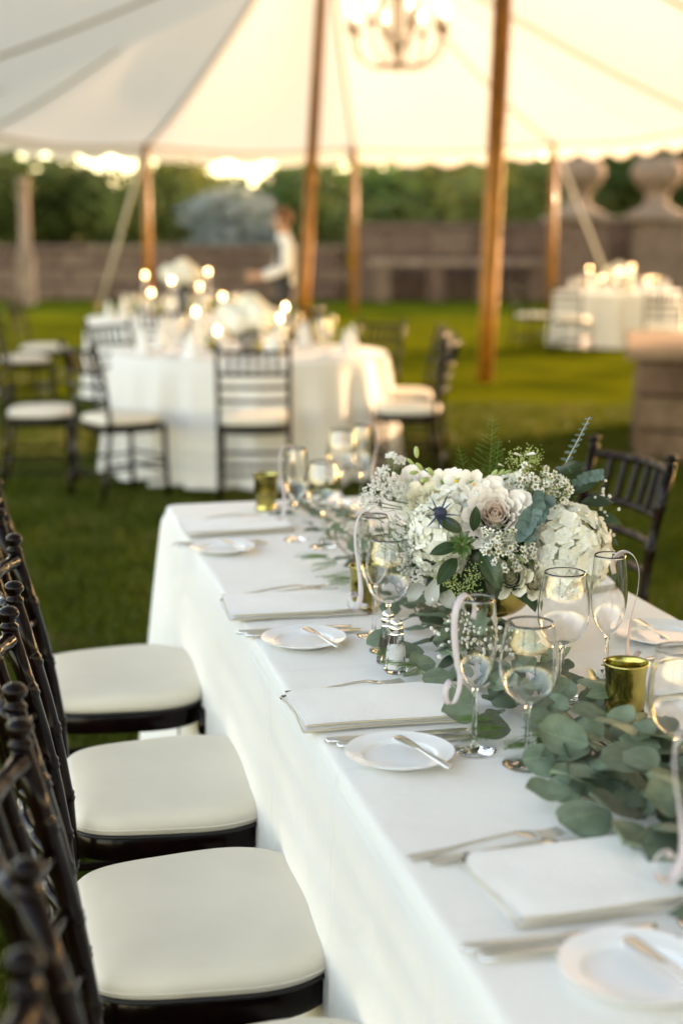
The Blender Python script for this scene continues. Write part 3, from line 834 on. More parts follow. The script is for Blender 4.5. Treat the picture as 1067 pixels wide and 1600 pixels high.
# ------------------------------------------------------------------ plates, napkins, cutlery
plate_prof = spl([(.001, .0035), (.030, .0035), (.048, .0042), (.0515, .0065), (.054, .0090), (.062, .0108), (.072, .0128), (.0772, .0142)], 4)
plate_back = [(.0778, .0136), (.070, .0100), (.056, .0060), (.050, .0015), (.045, 0), (.042, .001), (.001, .001)]
ME_plate = MB().lathe(plate_prof + plate_back, 56).mesh('bread_plate', M_china)
def blade_path(mb, rows, mi=0):
    """rows: (x, y centre, half width, z bottom, z top, rounding)"""
    st = len(mb.v); n = 8
    for x, yc, hw, z0, z1 in rows:
        zc = (z0 + z1) / 2; hz = (z1 - z0) / 2
        for j in range(n):
            a = 2 * math.pi * (j + .5) / n; mb.v.append((x, yc + hw * math.cos(a), zc + hz * math.sin(a) * 1.05))
    k = len(rows)
    for i in range(k - 1):
        for j in range(n): mb.f.append((st + i * n + j, st + i * n + (j + 1) % n, st + (i + 1) * n + (j + 1) % n, st + (i + 1) * n + j)); mb.m.append(mi)
    mb.f.append(tuple(st + j for j in range(n - 1, -1, -1))); mb.m.append(mi)
    mb.f.append(tuple(st + (k - 1) * n + j for j in range(n))); mb.m.append(mi)
def fork_mesh():
    mb = MB()
    blade_path(mb, [(-.100, 0, .004, .001, .003), (-.098, 0, .0085, .0005, .0035), (-.080, 0, .0088, .001, .004), (-.05, 0, .0055, .003, .0065), (-.02, 0, .0033, .006, .010), (.02, 0, .003, .009, .013), (.040, 0, .0045, .010, .0135), (.050, 0, .0105, .009, .0115), (.060, 0, .0118, .007, .0095), (.068, 0, .0118, .0055, .0078)])
    for y in (-.0099, -.0033, .0033, .0099):
        blade_path(mb, [(.066, y, .0019, .0058, .0078), (.08, y, .0018, .0042, .0062), (.095, y * .96, .0016, .004, .0060), (.108, y * .93, .0007, .006, .0070)])
    return mb.mesh('fork', M_steel)
def knife_parts():
    h = MB(); blade_path(h, [(-.108, 0, .004, .001, .006), (-.106, 0, .0088, .0004, .0072), (-.08, 0, .0088, .0004, .0075), (-.03, 0, .0068, .0006, .0070), (-.004, 0, .0052, .0012, .0062), (0.0, 0, .0075, .0010, .0066), (.004, 0, .0058, .0016, .0056)])
    b = MB(); blade_path(b, [(.003, 0, .0055, .0025, .0045), (.012, .001, .0085, .0030, .0042), (.05, .001, .0098, .0032, .0042), (.088, .0015, .0098, .0033, .0041), (.104, .003, .0075, .0034, .0040), (.110, .006, .003, .0035, .0039)])
    return h.mesh('handle', M_steel), b.mesh('blade', M_steel)
ME_fork = fork_mesh(); ME_kh, ME_kb = knife_parts()
def butter_parts():
    h = MB(); blade_path(h, [(-.080, 0, .003, .001, .0045), (-.078, 0, .0065, .0006, .0058), (-.05, 0, .0056, .0008, .0056), (-.02, 0, .0045, .001, .005), (.0, 0, .0036, .0012, .0048), (.004, 0, .0050, .0012, .005)])
    b = MB(); blade_path(b, [(.003, 0, .0040, .0022, .0040), (.010, .001, .0070, .0026, .0038), (.03, .0022, .0100, .0028, .0036), (.05, .0034, .0116, .0028, .0036), (.060, .003, .010, .0028, .0036), (.064, -.002, .004, .0030, .0034)])
    return h.mesh('handle', M_steel), b.mesh('blade', M_steel)
ME_bh, ME_bb = butter_parts()
AV = math.degrees(YAW)
def knife(name, parts, p, ang, z, label, group, tilt=0.0):
    k = tag(empty(name, (p[0], p[1], z), R(ang)), label, 'knife', group); k.rotation_euler = (0, R(tilt), R(ang))
    link('handle', parts[0], k); link('blade', parts[1], k); return k
def napkin_mesh(seed):
    """three stacked soft layers with a rolled fold edge; x 0..L across the table, y 0..W along"""
    rr = random.Random(seed); L, W = .268, .168; mb = MB()
    pip = []
    zb = .0012
    for ly in range(4):
        off = [.004, .0015, -.002, 0][ly]; th = .0036 if ly < 3 else .0042
        nx, ny = 22, 14; top = []; bot = []
        ph = rr.uniform(0, 6)
        def P(u, v, up):
            x = -L / 2 - off + u * (L + off * 1.6); y = -W / 2 - off * .8 + v * (W + off * 1.2)
            edge = min(u * L, (1 - u) * L, v * W, (1 - v) * W)
            puff = min(1, edge / .014)
            h = zb + (th * .5 + th * .5 * math.sqrt(max(0, 1 - (1 - puff) ** 2)) if up else th * .5 - th * .45 * math.sqrt(max(0, 1 - (1 - puff) ** 2)))
            h += .0022 * math.sin(u * 7 + ph) * math.sin(v * 6 + ph) * puff * (1 if ly == 3 else .3)
            h += .0028 * ly / 3 * math.exp(-((u - .5) ** 2 + (v - .5) ** 2) * 7) 
            y += .0032 * math.sin(u * 5 + ph) * (1 - .5 * v); x += .0030 * math.sin(v * 5 + ph * 2) + .004 * (v - .5) * math.sin(ph * 3); h += .0030 * max(0, u - .7) / .3 * math.sin(ph * 5 + v * 4) * (1 if ly > 1 else .3)
            return (x, y, h)
        o = len(mb.v)
        for up in (1, 0):
            for j in range(ny + 1):
                for i in range(nx + 1): mb.v.append(P(i / nx, j / ny, up))
        w = nx + 1; N2 = w * (ny + 1)
        for j in range(ny):
            for i in range(nx):
                a = o + j * w + i; mb.f.append((a, a + 1, a + w + 1, a + w)); mb.m.append(0)
                b = a + N2; mb.f.append((b, b + w, b + w + 1, b + 1)); mb.m.append(0)
        ring = [j for j in range(nx + 1)] + [r * w + nx for r in range(1, ny + 1)] + [ny * w + i for i in range(nx - 1, -1, -1)] + [r * w for r in range(ny - 1, 0, -1)]
        for q in range(len(ring)):
            a, b = ring[q], ring[(q + 1) % len(ring)]; mb.f.append((o + a, o + N2 + a, o + N2 + b, o + b)); mb.m.append(0)
        if ly in (1, 3):
            e = [Vector(P(i / 22, 0, 1)) - Vector((0, .0005, .0016)) for i in range(23)]; pip.append((e, ly))
            if ly == 1: pip.append(([Vector(P(0, j / 14, 1)) - Vector((.0005, 0, .0016)) for j in range(15)], ly))
        zb += th * .93
    pb = MB()
    for e, ly in pip: pb.tube(e, .0011, 5)
    return mb.mesh('cloth', M_napkin), pb.mesh('piping', M_piping)
def napkin(p, ang, seed, label):
    a, b = napkin_mesh(seed)
    n = tag(link('napkin', a, None, (p[0], p[1], TZ + .001), (0, 0, R(ang))), label, 'napkin', 'napkins on the long table')
    link('piping', b, n); return n
names = ['at the setting closest to the round tables', 'at the setting by the salt shakers', 'at the setting in front of the baby\'s breath', 'at the setting with the large leaves']
plates = [(-.28, 3.27), (-.068, 2.49), (.082, 1.905), (.292, 1.302)]
naps = [(-.265, 3.535), (-.095, 2.745), (.058, 2.118), (.295, 1.515)]
for i in range(4):
    p = Vector((*plates[i], 0)); q = Vector((*naps[i], 0)); nm = names[i]
    tag(link('bread_plate', ME_plate, None, (p.x, p.y, TZ + .001), (0, 0, i * 1.3)), 'small white china bread plate ' + nm, 'plate', 'bread plates on the long table')
    b0 = [-62, -64, -62, -64][i]
    knife('butter_knife', (ME_bh, ME_bb), (p.x + .028, p.y - .010), b0 + 180 + AV - 14, TZ + .0158, 'silver butter knife across the plate ' + nm, 'butter knives', 0)
    napkin((q.x, q.y), AV + [2, -1, -1, 1][i], i, 'folded white napkin with beige edge ' + nm)
    kc = p + U * .085 + V * [-.0, -.0, .02, -.045][i]
    for j in range(2):
        kk = kc - U * (j * .026) + V * (.012 * j)
        if j == 1: kk = kk
        knife('dinner_knife', (ME_kh, ME_kb), (kk.x, kk.y), AV + [1, -1][j] - 2, TZ + .0012, ['silver dinner knife beside the napkin ', 'silver dinner knife beside the bread plate '][j] + nm, 'dinner knives')
    fc = q + U * [.125, .128, .105, .118][i] + V * [-.02, -.01, -.035, -.10][i]
    for j in range(2):
        ff = fc - U * (j * .026) + V * (.020 * j)
        if i == 2 and j == 1: ff = ff + V * .055 - U * .012
        tag(link('fork', ME_fork, None, (ff.x, ff.y, TZ + .0012), (0, 0, R(AV + [7, 2][j]))), ['outer silver fork ', 'inner silver fork '][j] + nm, 'fork', 'forks on the long table')
# the setting across the garland
p = Vector((.585, 2.52, 0))
tag(link('bread_plate', ME_plate, None, (p.x, p.y, TZ + .001), scale=1.12), 'white china bread plate across the garland beside the gold votive', 'plate', 'bread plates on the long table')
knife('butter_knife', (ME_bh, ME_bb), (p.x - .02, p.y + .01), 100, TZ + .0165, 'silver butter knife on the plate across the garland', 'butter knives')
for j in range(2):
    kk = p - U * (.12 + .028 * j) + V * .02
    knife('dinner_knife', (ME_kh, ME_kb), (kk.x, kk.y), AV + 180, TZ + .0012, ['silver dinner knife across the garland, nearer the bread plate', 'silver dinner knife across the garland, farther from the bread plate'][j], 'dinner knives')
napkin((.585, 2.255), AV + 180, 9, 'folded white napkin across the garland, behind the gold votive')
napkin((.43, 2.93), AV + 180, 10, 'folded white napkin behind the flower centrepiece')

# ------------------------------------------------------------------ votives and shakers
def votive(x, y, m, label, s=1.0):
    v = tag(empty('votive_holder', (x, y, TZ + .001)), label, 'votive', 'votive candle holders')
    v.scale = (s, s, s)
    o = spl([(.026, .0), (.029, .003), (.028, .010), (.0265, .016), (.029, .03), (.0310, .05), (.0300, .07), (.0315, .088), (.0345, .100)], 4)
    i = [(r - .0022, z) for r, z in reversed(o) if z > .008] + [(.02, .009), (.001, .009)]
    MB().lathe([(.001, .0)] + o + i, 36).build('cup', m, v)
    MB().lathe([(.001, .0095), (.0195, .0095), (.0195, .026), (.001, .027)], 20).build('candle', M_wax, v)
    return v
votive(.425, 2.045, M_gold, 'mercury gold glass votive holder standing on the white cloth by the garland')
votive(-.205, 3.79, M_gold, 'yellow gold glass votive holder at the table end by the round tables', 1.0)
votive(.045, 2.735, M_gold, 'gold glass votive holder half hidden behind the wine glass', .9)
def shaker(x, y, fill, label, rot=0):
    s = tag(empty('shaker', (x, y, TZ + .001), rot), label, 'shaker', 'salt and pepper shakers')
    def rings(prof, n=8):
        mb = MB(); mb.lathe(prof, n); return mb
    flatshade(rings([(.001, 0), (.0185, 0), (.0205, .003), (.0200, .010), (.0120, .066), (.0095, .0675), (.0095, .062), (.0178, .008), (.0165, .006), (.001, .006)], 10).build('glass_body', M_glass, s), 30)
    rings([(.001, .0065), (.0160, .0065), (.0172, .0090), (.0125, .045), (.001, .046)], 10).build('contents', fill, s)
    MB().lathe([(.0125, .0655), (.0128, .0675), (.0118, .0685), (.0124, .070), (.0124, .078), (.0118, .0795), (.0105, .0800), (.0105, .0818), (.0112, .083), (.0100, .0885), (.0065, .0925), (.001, .0940)], 24).build('cap', M_chrome, s)
    return s
shaker(.092, 2.318, M_salt, 'glass salt shaker with chrome cap beside the garland')
shaker(.080, 2.372, M_pepper, 'glass shaker with chrome cap standing behind the salt shaker', .3)
# ------------------------------------------------------------------ leaves and petals
def leaf_mesh(name, m, L, W, peak=.5, cup=.12, droop=.12, wave=.03, nu=7, nv=4, tip=1.0, seed=0, stalk=0.0, notch=0.0, th=0.0):
    """blade along +x; W = full width; peak = where it is widest"""
    rr = random.Random(seed); ph = rr.uniform(0, 6); v = []; f = []
    for i in range(nu + 1):
        t = i / nu
        g = t ** (math.log(.5) / math.log(peak))
        hw = W / 2 * (math.sin(math.pi * min(.999, max(.001, g))) ** tip)
        if i == 0: hw = W * .03
        if i == nu: hw = W * .02
        for j in range(nv + 1):
            q = j / nv * 2 - 1
            x = stalk + L * t - notch * L * (1 - q * q) * 0 + (notch * L * (1 - abs(q)) * -1 if i == nu else 0)
            y = q * hw
            z = cup * abs(q) ** 1.5 * hw - droop * L * t * t + wave * L * math.sin(t * 7 + ph) * q * q + wave * .6 * L * math.sin(q * 3 + ph + t * 4)
            v.append((x, y, z))
    w = nv + 1
    for i in range(nu):
        for j in range(nv): f.append((i * w + j, (i + 1) * w + j, (i + 1) * w + j + 1, i * w + j + 1))
    mb = MB().add(v, f)
    if stalk: mb.tube([(-.004, 0, -.001), (stalk + .002, 0, 0)], .0007, 4)
    return mb.mesh(name, m)
ME_dollar = [leaf_mesh('leaf', M_euc, 1, [.92, .84, 1.0, .88][s], [.48, .44, .5, .54][s], [.14, .3, -.12, .22][s], [.10, .2, .05, -.12][s], [.025, .045, .03, .05][s], 8, 6, .52, s, stalk=.16) for s in range(4)] + \
            [leaf_mesh('leaf', M_euc, 1, .78, .46, -.10, .16, .03, 8, 6, .6, s + 9, stalk=.16) for s in range(3)]
ME_willow = [leaf_mesh('leaf', M_euc, 1, .34, .42, .1, .2, .03, 8, 2, .8, s + 20, stalk=.1) for s in range(2)]
ME_dk = [leaf_mesh('leaf', M_darkleaf, 1, .46, .5, .25, .25, .02, 8, 4, .75, s + 30, stalk=.08) for s in range(3)]
ME_fresh = [leaf_mesh('leaf', M_freshleaf, 1, .36, .58, .3, .2, .02, 6, 2, .8, s + 40) for s in range(2)]
ME_blue = [leaf_mesh('leaf', M_eucblue, 1, .95, .5, .2, .05, .03, 6, 4, .55, s + 50) for s in range(3)]

def garland():
    g = tag(empty('eucalyptus_garland', (.24, 2.4, TZ)), 'long eucalyptus garland with round silver green leaves down the middle of the table', 'garland')
    g0 = Vector((.24, 2.4, TZ))
    ctl = [(.57, 1.14), (.515, 1.38), (.435, 1.68), (.335, 2.02), (.235, 2.42), (.125, 2.88), (.01, 3.38), (-.10, 3.84)]
    path = [p - g0 for p in catmull([(x, y, TZ + .012) for x, y in ctl], 10)]
    sm = MB()
    rr = random.Random(11)
    for k in range(3):
        off = [rr.uniform(-.03, .03) for _ in range(3)]
        sm.tube([p + V * (off[0] + .02 * math.sin(i * .45 + k * 2)) + Vector((0, 0, .004 + .006 * math.sin(i * .6 + k))) for i, p in enumerate(path)], .0018, 5)
    sm.build('stem_bundle', M_brownstem, g)
    n = len(path); pre = Vector((0, 0, 0))
    cnt = 0
    def put(me, pos, d, up, s):
        nonlocal cnt
        link('leaf', me, g, mtx=frame_x(d, up, pos, s)); cnt += 1
    under = []
    for k in range(265 + 190):
        joined = k >= 265
        t = rr.uniform(.10, .62) if rr.random() < .66 else rr.uniform(.55, 1.0)
        i = int(t * (n - 1)); p = path[i]; tg = (path[min(i + 1, n - 1)] - path[max(i - 1, 0)]).normalized()
        sd = Vector((-tg.y, tg.x, 0)); near = t < .5
        w = rr.uniform(-1, 1); width = .082 if near else .062
        h = (1 - w * w) * .055 * (rr.uniform(.4, 1) if not joined else rr.uniform(.05, .6))
        pos = p + sd * w * width * (1 if not joined else .8) + Vector((0, 0, h))
        ang = rr.gauss(0, .9)
        out = sd * (math.copysign(1, w) if rr.random() < .8 else -math.copysign(1, w))
        d = (out * math.cos(ang) + tg * math.sin(ang) * (1 if rr.random() < .6 else -1)).normalized()
        d.z = rr.uniform(-.12, .40) if h > .012 else rr.uniform(.02, .25)
        up = Vector((rr.gauss(0, .45), rr.gauss(0, .45) - .3, 1))
        ssz = rr.uniform(.046, .076) if t < .38 else rr.uniform(.036, .056)
        if pos.z < .010: pos.z = .010
        me = rr.choice(ME_dollar) if rr.random() < (.9 if near else .62) else rr.choice(ME_willow)
        if me in ME_willow: ssz *= 1.35
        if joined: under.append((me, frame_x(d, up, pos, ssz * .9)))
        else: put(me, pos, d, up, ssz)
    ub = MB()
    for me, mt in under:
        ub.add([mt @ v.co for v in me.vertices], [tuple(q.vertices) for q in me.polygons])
    tag(ub.build('lower_foliage', M_eucshade, g), kind='stuff')
    # broad leaves lying toward the nearest setting and along the cloth
    for (x, y, a, s, up) in [(.345, 1.675, 205, .075, (0, -.3, 1)), (.375, 1.62, 235, .078, (.1, -.5, 1)), (.405, 1.65, 262, .074, (-.1, -.5, 1)), (.44, 1.62, 285, .072, (0, -.5, 1)), (.30, 1.72, 175, .056, (0, -.2, 1)),
                             (.40, 1.78, 200, .066, (0, -.55, 1)), (.36, 1.80, 215, .068, (0, -.4, 1)), (.43, 1.74, 240, .070, (.2, -.5, 1)), (.315, 1.86, 190, .060, (.1, -.5, 1)), (.47, 1.68, 250, .07, (0, -.4, 1)), (.48, 1.58, 265, .07, (0, -.4, 1)),
                             (.215, 2.035, 185, .058, (0, -.45, 1)), (.25, 2.00, 215, .062, (.1, -.6, 1)), (.29, 1.985, 260, .062, (0, -.6, 1)), (.335, 1.93, 240, .058, (0, -.5, 1)), (.19, 2.22, 190, .052, (0, -.6, 1)), (.165, 2.30, 200, .050, (0, -.6, 1)), (.15, 2.36, 185, .050, (0, -.5, 1)),
                             (.11, 2.46, 205, .062, (0, -.3, 1)), (.21, 2.14, 225, .054, (.1, -.8, 1)), (.39, 2.02, 20, .055, (.2, -.7, 1)), (.37, 2.10, 35, .06, (0, -.6, 1)), (.395, 2.19, 60, .045, (.4, -1, .8))]:
        pos = Vector((x, y, TZ + .022)) - g0
        link('leaf', rr.choice(ME_dollar[:4]), g, mtx=frame_x((math.cos(R(a)), math.sin(R(a)), .02), up, pos, s))
    # fine fern tufts
    fb = MB()
    def frond(base, d, up, L, mb, dens=15, wid=.35):
        d = Vector(d).normalized(); side = d.cross(Vector(up)).normalized(); nrm = side.cross(d)
        pts = [Vector(base) + d * L * q + nrm * (-.12 * L * q * q) for q in [i / dens for i in range(dens + 1)]]
        mb.tube(pts, .0006, 4)
        for i in range(1, dens):
            q = i / dens; ln = L * wid * math.sin(math.pi * min(1, q * .9 + .12)) + .002
            for s in (-1, 1):
                dd = (side * s + d * .7).normalized()
                for m in range(5):
                    e = pts[i] + dd * ln * m / 5
                    for kq in (-1, 1):
                        tip = e + (dd * .6 + d * .5 * kq + nrm * rr.uniform(-.5, .5)) * ln * .28
                        w2 = nrm.cross(dd) * .0006
                        o = len(mb.v); mb.v += [tuple(e - w2), tuple(e + w2), tuple(tip)]; mb.f.append((o, o + 1, o + 2)); mb.m.append(0)
    for x, y, a, L in [(.235, 1.955, 200, .07), (.22, 1.98, 160, .06), (.26, 1.93, 240, .06), (.30, 1.93, 220, .08), (.335, 1.93, 190, .07), (.30, 2.02, 250, .07), (.37, 1.98, 300, .07), (.125, 2.30, 215, .06), (.10, 2.33, 190, .05), (.13, 2.27, 250, .05), (.39, 2.03, 330, .06), (.41, 1.95, 300, .06), (-.01, 3.02, 200, .08), (.03, 2.88, 215, .09), (-.03, 3.1, 180, .08), (.02, 2.95, 230, .08)]:
        for q in range(3):
            aa = R(a + rr.uniform(-35, 35)); frond(Vector((x, y, TZ + rr.uniform(.012, .035))) - g0, (math.cos(aa), math.sin(aa), rr.uniform(.0, .4)), (0, 0, 1), L * rr.uniform(.7, 1.1), fb)
    tag(fb.build('fern_tuft', M_fern, g, False), kind='stuff')
    # baby's breath tucked in below the centrepiece
    def breath(name, cen, spread, cntf, seed, up=(0, -.3, 1)):
        r2 = random.Random(seed); st = MB()
        root = Vector(cen) - g0 + Vector((0, .03, -.035))
        sp = st
        heads = []
        for q in range(cntf):
            e = Vector(cen) - g0 + Vector((r2.gauss(0, spread[0]), r2.gauss(0, spread[1]), abs(r2.gauss(0, spread[2])) - spread[2] * .6))
            st.tube([root, root.lerp(e, .6) + Vector((0, 0, .008)), e], .0005, 3); heads.append(e)
        s_ = st.build('babys_breath_stem', M_stem, g)
        me = BREATH
        for e in heads: link('blossom', me, s_, mtx=frame_z((r2.gauss(0, .6), r2.gauss(-.4, .5), 1), r2.uniform(0, 6), e, r2.uniform(.85, 1.25)))
    breath('bb', (.205, 2.235, TZ + .085), (.026, .018, .030), 46, 3)
    breath('bb', (.245, 2.215, TZ + .075), (.016, .014, .022), 22, 4)
    breath('bb', (.545, 1.62, TZ + .065), (.03, .02, .02), 26, 5)
    breath('bb', (.03, 3.12, TZ + .07), (.035, .04, .03), 24, 6)
def breath_mesh():
    mb = MB(); rr = random.Random(2)
    for k in range(9):
        d = Vector((rr.gauss(0, 1), rr.gauss(0, 1), abs(rr.gauss(0, 1)))).normalized()
        s = d.orthogonal().normalized(); t = d.cross(s); c = d * .0026; r = .0022
        o = len(mb.v); mb.v += [tuple(c + s * r - d * .0008), tuple(c + t * r), tuple(c - s * r - d * .0008), tuple(c - t * r), tuple(c + d * .0013)]
        mb.f += [(o, o + 1, o + 4), (o + 1, o + 2, o + 4), (o + 2, o + 3, o + 4), (o + 3, o, o + 4)]; mb.m += [0] * 4
    mb.ball((0, 0, 0), .0022, 5, 3)
    return mb.mesh('blossom', M_white)
BREATH = breath_mesh()
garland()

# ------------------------------------------------------------------ centrepiece
def centrepiece():
    B0 = Vector((.27, 2.55, TZ + .001))
    c = tag(empty('flower_centrepiece', B0), 'lush white hydrangea and rose centrepiece in a gold bowl on the long table', 'flowers')
    rr = random.Random(21)
    # footed gold bowl
    MB().lathe(spl([(.001, 0), (.045, 0), (.046, .004), (.03, .010), (.018, .022), (.02, .034), (.05, .045), (.072, .062), (.080, .085), (.082, .105)], 4) + [(.080, .105), (.076, .085), (.06, .060), (.001, .05)], 36).build('bowl', M_gold, c)
    # foam and stems inside, and dark foliage collar
    MB().ball((0, -.02, .155), .10, 14, 9, sq=(1.15, .85, .85)).build('foliage_core', M_darkleaf, c)
    cm = Vector((0, -.03, .16))
    k = 0
    def dk(p, d, up, s, me=None): link('leaf', me or rr.choice(ME_dk), c, mtx=frame_x(d, up, p, s))
    for k in range(110):
        a = rr.uniform(0, 6.28); el = rr.uniform(-.45, 1.2)
        d = Vector((math.cos(a) * math.cos(el), math.sin(a) * math.cos(el), math.sin(el)))
        p = cm + Vector((d.x * .125, d.y * .085, d.z * .085)) * rr.uniform(.75, 1.0)
        dd = d + Vector((rr.gauss(0, .4), rr.gauss(0, .4), rr.gauss(0, .4)))
        dk(p, dd, Vector((rr.gauss(0, .5), -.5 + rr.gauss(0, .5), 1)), rr.uniform(.045, .065))
    # specific visible leaves
    for p, d, up, s in [((.135, -.06, .275), (.5, -.2, .35), (-.2, -.8, .7), .05), ((.15, -.07, .262), (.9, -.3, .15), (0, -.8, .7), .055), ((.16, -.065, .235), (1, -.2, .0), (.1, -.7, .8), .062), ((.165, -.06, .215), (.9, -.3, -.35), (.2, -.8, .5), .06),
                        ((.12, -.06, .25), (.2, -.5, .6), (-.1, -.9, .5), .05), ((.11, -.05, .31), (.8, -.2, .4), (-.2, -.9, .5), .05), ((.13, -.04, .30), (1, 0, .2), (0, -.9, .6), .048), ((.17, -.05, .185), (.8, -.2, -.5), (.4, -.8, .3), .05),
                        ((-.07, -.165, .185), (-.4, -.5, -.35), (0, -.8, .6), .060), ((-.065, -.165, .205), (-.9, -.3, -.1), (0, -.8, .7), .052), ((-.06, -.16, .225), (-.7, -.3, .5), (.2, -.9, .4), .052), ((-.045, -.16, .225), (.1, -.3, .8), (.2, -.9, .2), .045), ((-.035, -.165, .20), (.45, -.45, -.75), (.3, -.9, -.2), .075), ((-.02, -.16, .18), (.2, -.6, -.7), (.3, -.8, .1), .07), ((.02, -.14, .130), (.5, -.5, -.3), (0, -.7, .8), .05), ((.05, -.13, .125), (.2, -.6, -.4), (0, -.7, .8), .05), ((-.005, -.145, .13), (-.2, -.6, -.5), (0, -.8, .6), .05)]:
        dk(Vector(p), d, up, s)
    # hydrangeas
    def floret_mesh(seed):
        r2 = random.Random(seed); mb = MB()
        for q in range(4):
            a = R(90 * q + r2.uniform(-10, 10)); L = r2.uniform(.0135, .0165); W = L * 1.12; lift = r2.uniform(.05, .5)
            rot = Matrix.Rotation(a, 4, 'Z') @ Matrix.Rotation(-lift, 4, 'Y')
            v = []; nu, nv = 4, 4
            for i in range(nu + 1):
                t = i / nu; hw = W / 2 * (.12 if i == 0 else math.sin(math.pi * (.10 + .80 * t ** .8)) ** .6)
                for j in range(nv + 1):
                    s = j / nv * 2 - 1
                    v.append(rot @ Vector((.0006 + L * t - L * .12 * s * s * t, s * hw, .0020 * math.sin(s * 3 + q) * t + .0025 * s * s * t - .002 * t * t + .001 * q % 2)))
            f = [(i * 5 + j, i * 5 + j + 1, (i + 1) * 5 + j + 1, (i + 1) * 5 + j) for i in range(nu) for j in range(nv)]
            mb.add(v, f, 0)
        mb.ball((0, 0, .001), .0017, 6, 4, 1)
        return mb.mesh('floret', [M_hyd, M_hydeye])
    FL = [floret_mesh(s) for s in range(5)]
    def hydrangea(p, r, n, sq=(1, 1, 1), flatten=None):
        p = Vector(p)
        h = MB().ball((0, 0, 0), r * .74, 14, 9, sq=sq).build('hydrangea_head', M_hydcore, c, True, p)
        ga = math.pi * (3 - math.sqrt(5))
        for k in range(n):
            y = 1 - 2 * (k + .5) / n; rad = math.sqrt(1 - y * y); th = ga * k
            d = Vector((math.cos(th) * rad, math.sin(th) * rad, y)) + Vector([rr.gauss(0, .06) for _ in range(3)])
            d.normalize()
            if d.y > .55: continue
            lump = 1 + .07 * math.sin(d.x * 7 + p.x * 50) * math.sin(d.z * 6 + p.z * 40)
            pos = Vector((d.x * sq[0], d.y * sq[1], d.z * sq[2])) * r * .93 * lump * rr.uniform(.94, 1.04)
            nn = d + Vector([rr.gauss(0, .28) for _ in range(3)])
            link('floret', rr.choice(FL), h, mtx=frame_z(nn, rr.uniform(0, 6), pos, rr.uniform(.85, 1.12)))
    hydrangea((.128, -.10, .182), .072, 215, (1.02, .9, 1.12))
    hydrangea((-.096, -.105, .208),   .058, 160, (.95, .9, 1.2))
    hydrangea((.040, -.03, .268), .045, 60, (1.25, .9, .8))
    hydrangea((-.11, .0, .245), .05, 55, (1.0, .9, .9))
    # garden roses
    def petal_mesh(L, W, curl, m, seed, flare=.25, nu=6, nv=6):
        """cupped petal standing on +z, hollow side facing -x"""
        r2 = random.Random(seed); ph = r2.uniform(0, 6); v = []
        for i in range(nu + 1):
            t = i / nu
            hw = W / 2 * (.25 + .75 * math.sin(math.pi * (.02 + .62 * t) ** .9)) * (1 if t < .85 else .93)
            for j in range(nv + 1):
                s = j / nv * 2 - 1; a = s * hw / (W * .5) * curl
                rad = W * .5 / max(.2, curl)
                x = rad * (math.cos(a) - 1) + flare * L * (t ** 2.2) + .03 * L * math.sin(s * 5 + ph) * t
                y = rad * math.sin(a)
                z = L * t * (1 - .10 * s * s * t) - flare * L * .35 * max(0, t - .7) + .02 * L * math.sin(s * 7 + ph) * t
                v.append((x, y, z))
        w = nv + 1
        f = [(i * w + j, i * w + j + 1, (i + 1) * w + j + 1, (i + 1) * w + j) for i in range(nu) for j in range(nv)]
        return MB().add(v, f).mesh('petal', m)
    def rose(p, n, r, mo, mi_, rings, name='rose', heart=3):
        """rings: (count, radius frac, height frac, width frac, flare, tilt)"""
        base = MB().lathe([(.001, -.25 * r), (.18 * r, -.2 * r), (.30 * r, -.08 * r), (.2 * r, -.02 * r), (.001, .0)], 10).build(name, M_budg, c, True)
        base.matrix_local = frame_z(n, rr.uniform(0, 6), p)
        for q, (cn, rf, hf, wf, fl, tl) in enumerate(rings):
            mm = mi_ if q < heart else mo
            mes = [petal_mesh(hf * r, wf * r, 1.1 if q > 1 else 1.5, mm, q * 7 + s, fl) for s in range(2)]
            for k in range(cn):
                a = 2 * math.pi * (k + .5 * (q % 2)) / cn + rr.uniform(-.18, .18) + q * .4
                t = Matrix.Rotation(a, 4, 'Z') @ Matrix.Translation((rf * r, 0, -.15 * r + rr.uniform(-.03, .03) * r)) @ Matrix.Rotation(tl + rr.uniform(-.08, .08), 4, 'Y')
                link('petal', mes[k % 2], base, mtx=t)
    rr_big = [(4, .05, .50, .30, -.10, -.15), (5, .12, .56, .36, -.05, -.08), (6, .20, .60, .42, 0, 0), (7, .28, .64, .48, .03, .06), (8, .36, .66, .52, .06, .14), (8, .44, .68, .58, .10, .24), (8, .52, .70, .64, .16, .36), (7, .58, .72, .72, .24, .52), (7, .60, .76, .82, .32, .78)]
    rose((-.004, -.125, .248), (-.08, -.85, .52), .056, M_rose, M_blush, rr_big, 'garden_rose', 4)
    small = [(3, .05, .60, .30, -.1, -.15), (4, .12, .66, .42, -.06, -.1), (5, .20, .70, .50, -.02, -.04), (6, .30, .74, .56, .02, .03), (6, .40, .78, .64, .06, .12), (6, .48, .80, .72, .12, .26), (6, .52, .82, .80, .22, .5)]
    rose((.024, -.14, .142), (-.15, -.9, .35), .040, M_cream, M_cream, small, 'spray_rose')
    rose((.066, -.145, .132), (.1, -.95, .25), .029, M_cream, M_cream, small, 'spray_rose')
    rose((.085, -.135, .145), (.3, -.9, .2), .028, M_cream, M_cream, small, 'spray_rose')
    rose((-.145, .03, .262), (-.2, -.5, .85), .05, M_rose, M_cream, small, 'garden_rose')
    rose((-.125, -.06, .262), (-.3, -.7, .65), .035, M_cream, M_cream, small, 'spray_rose')
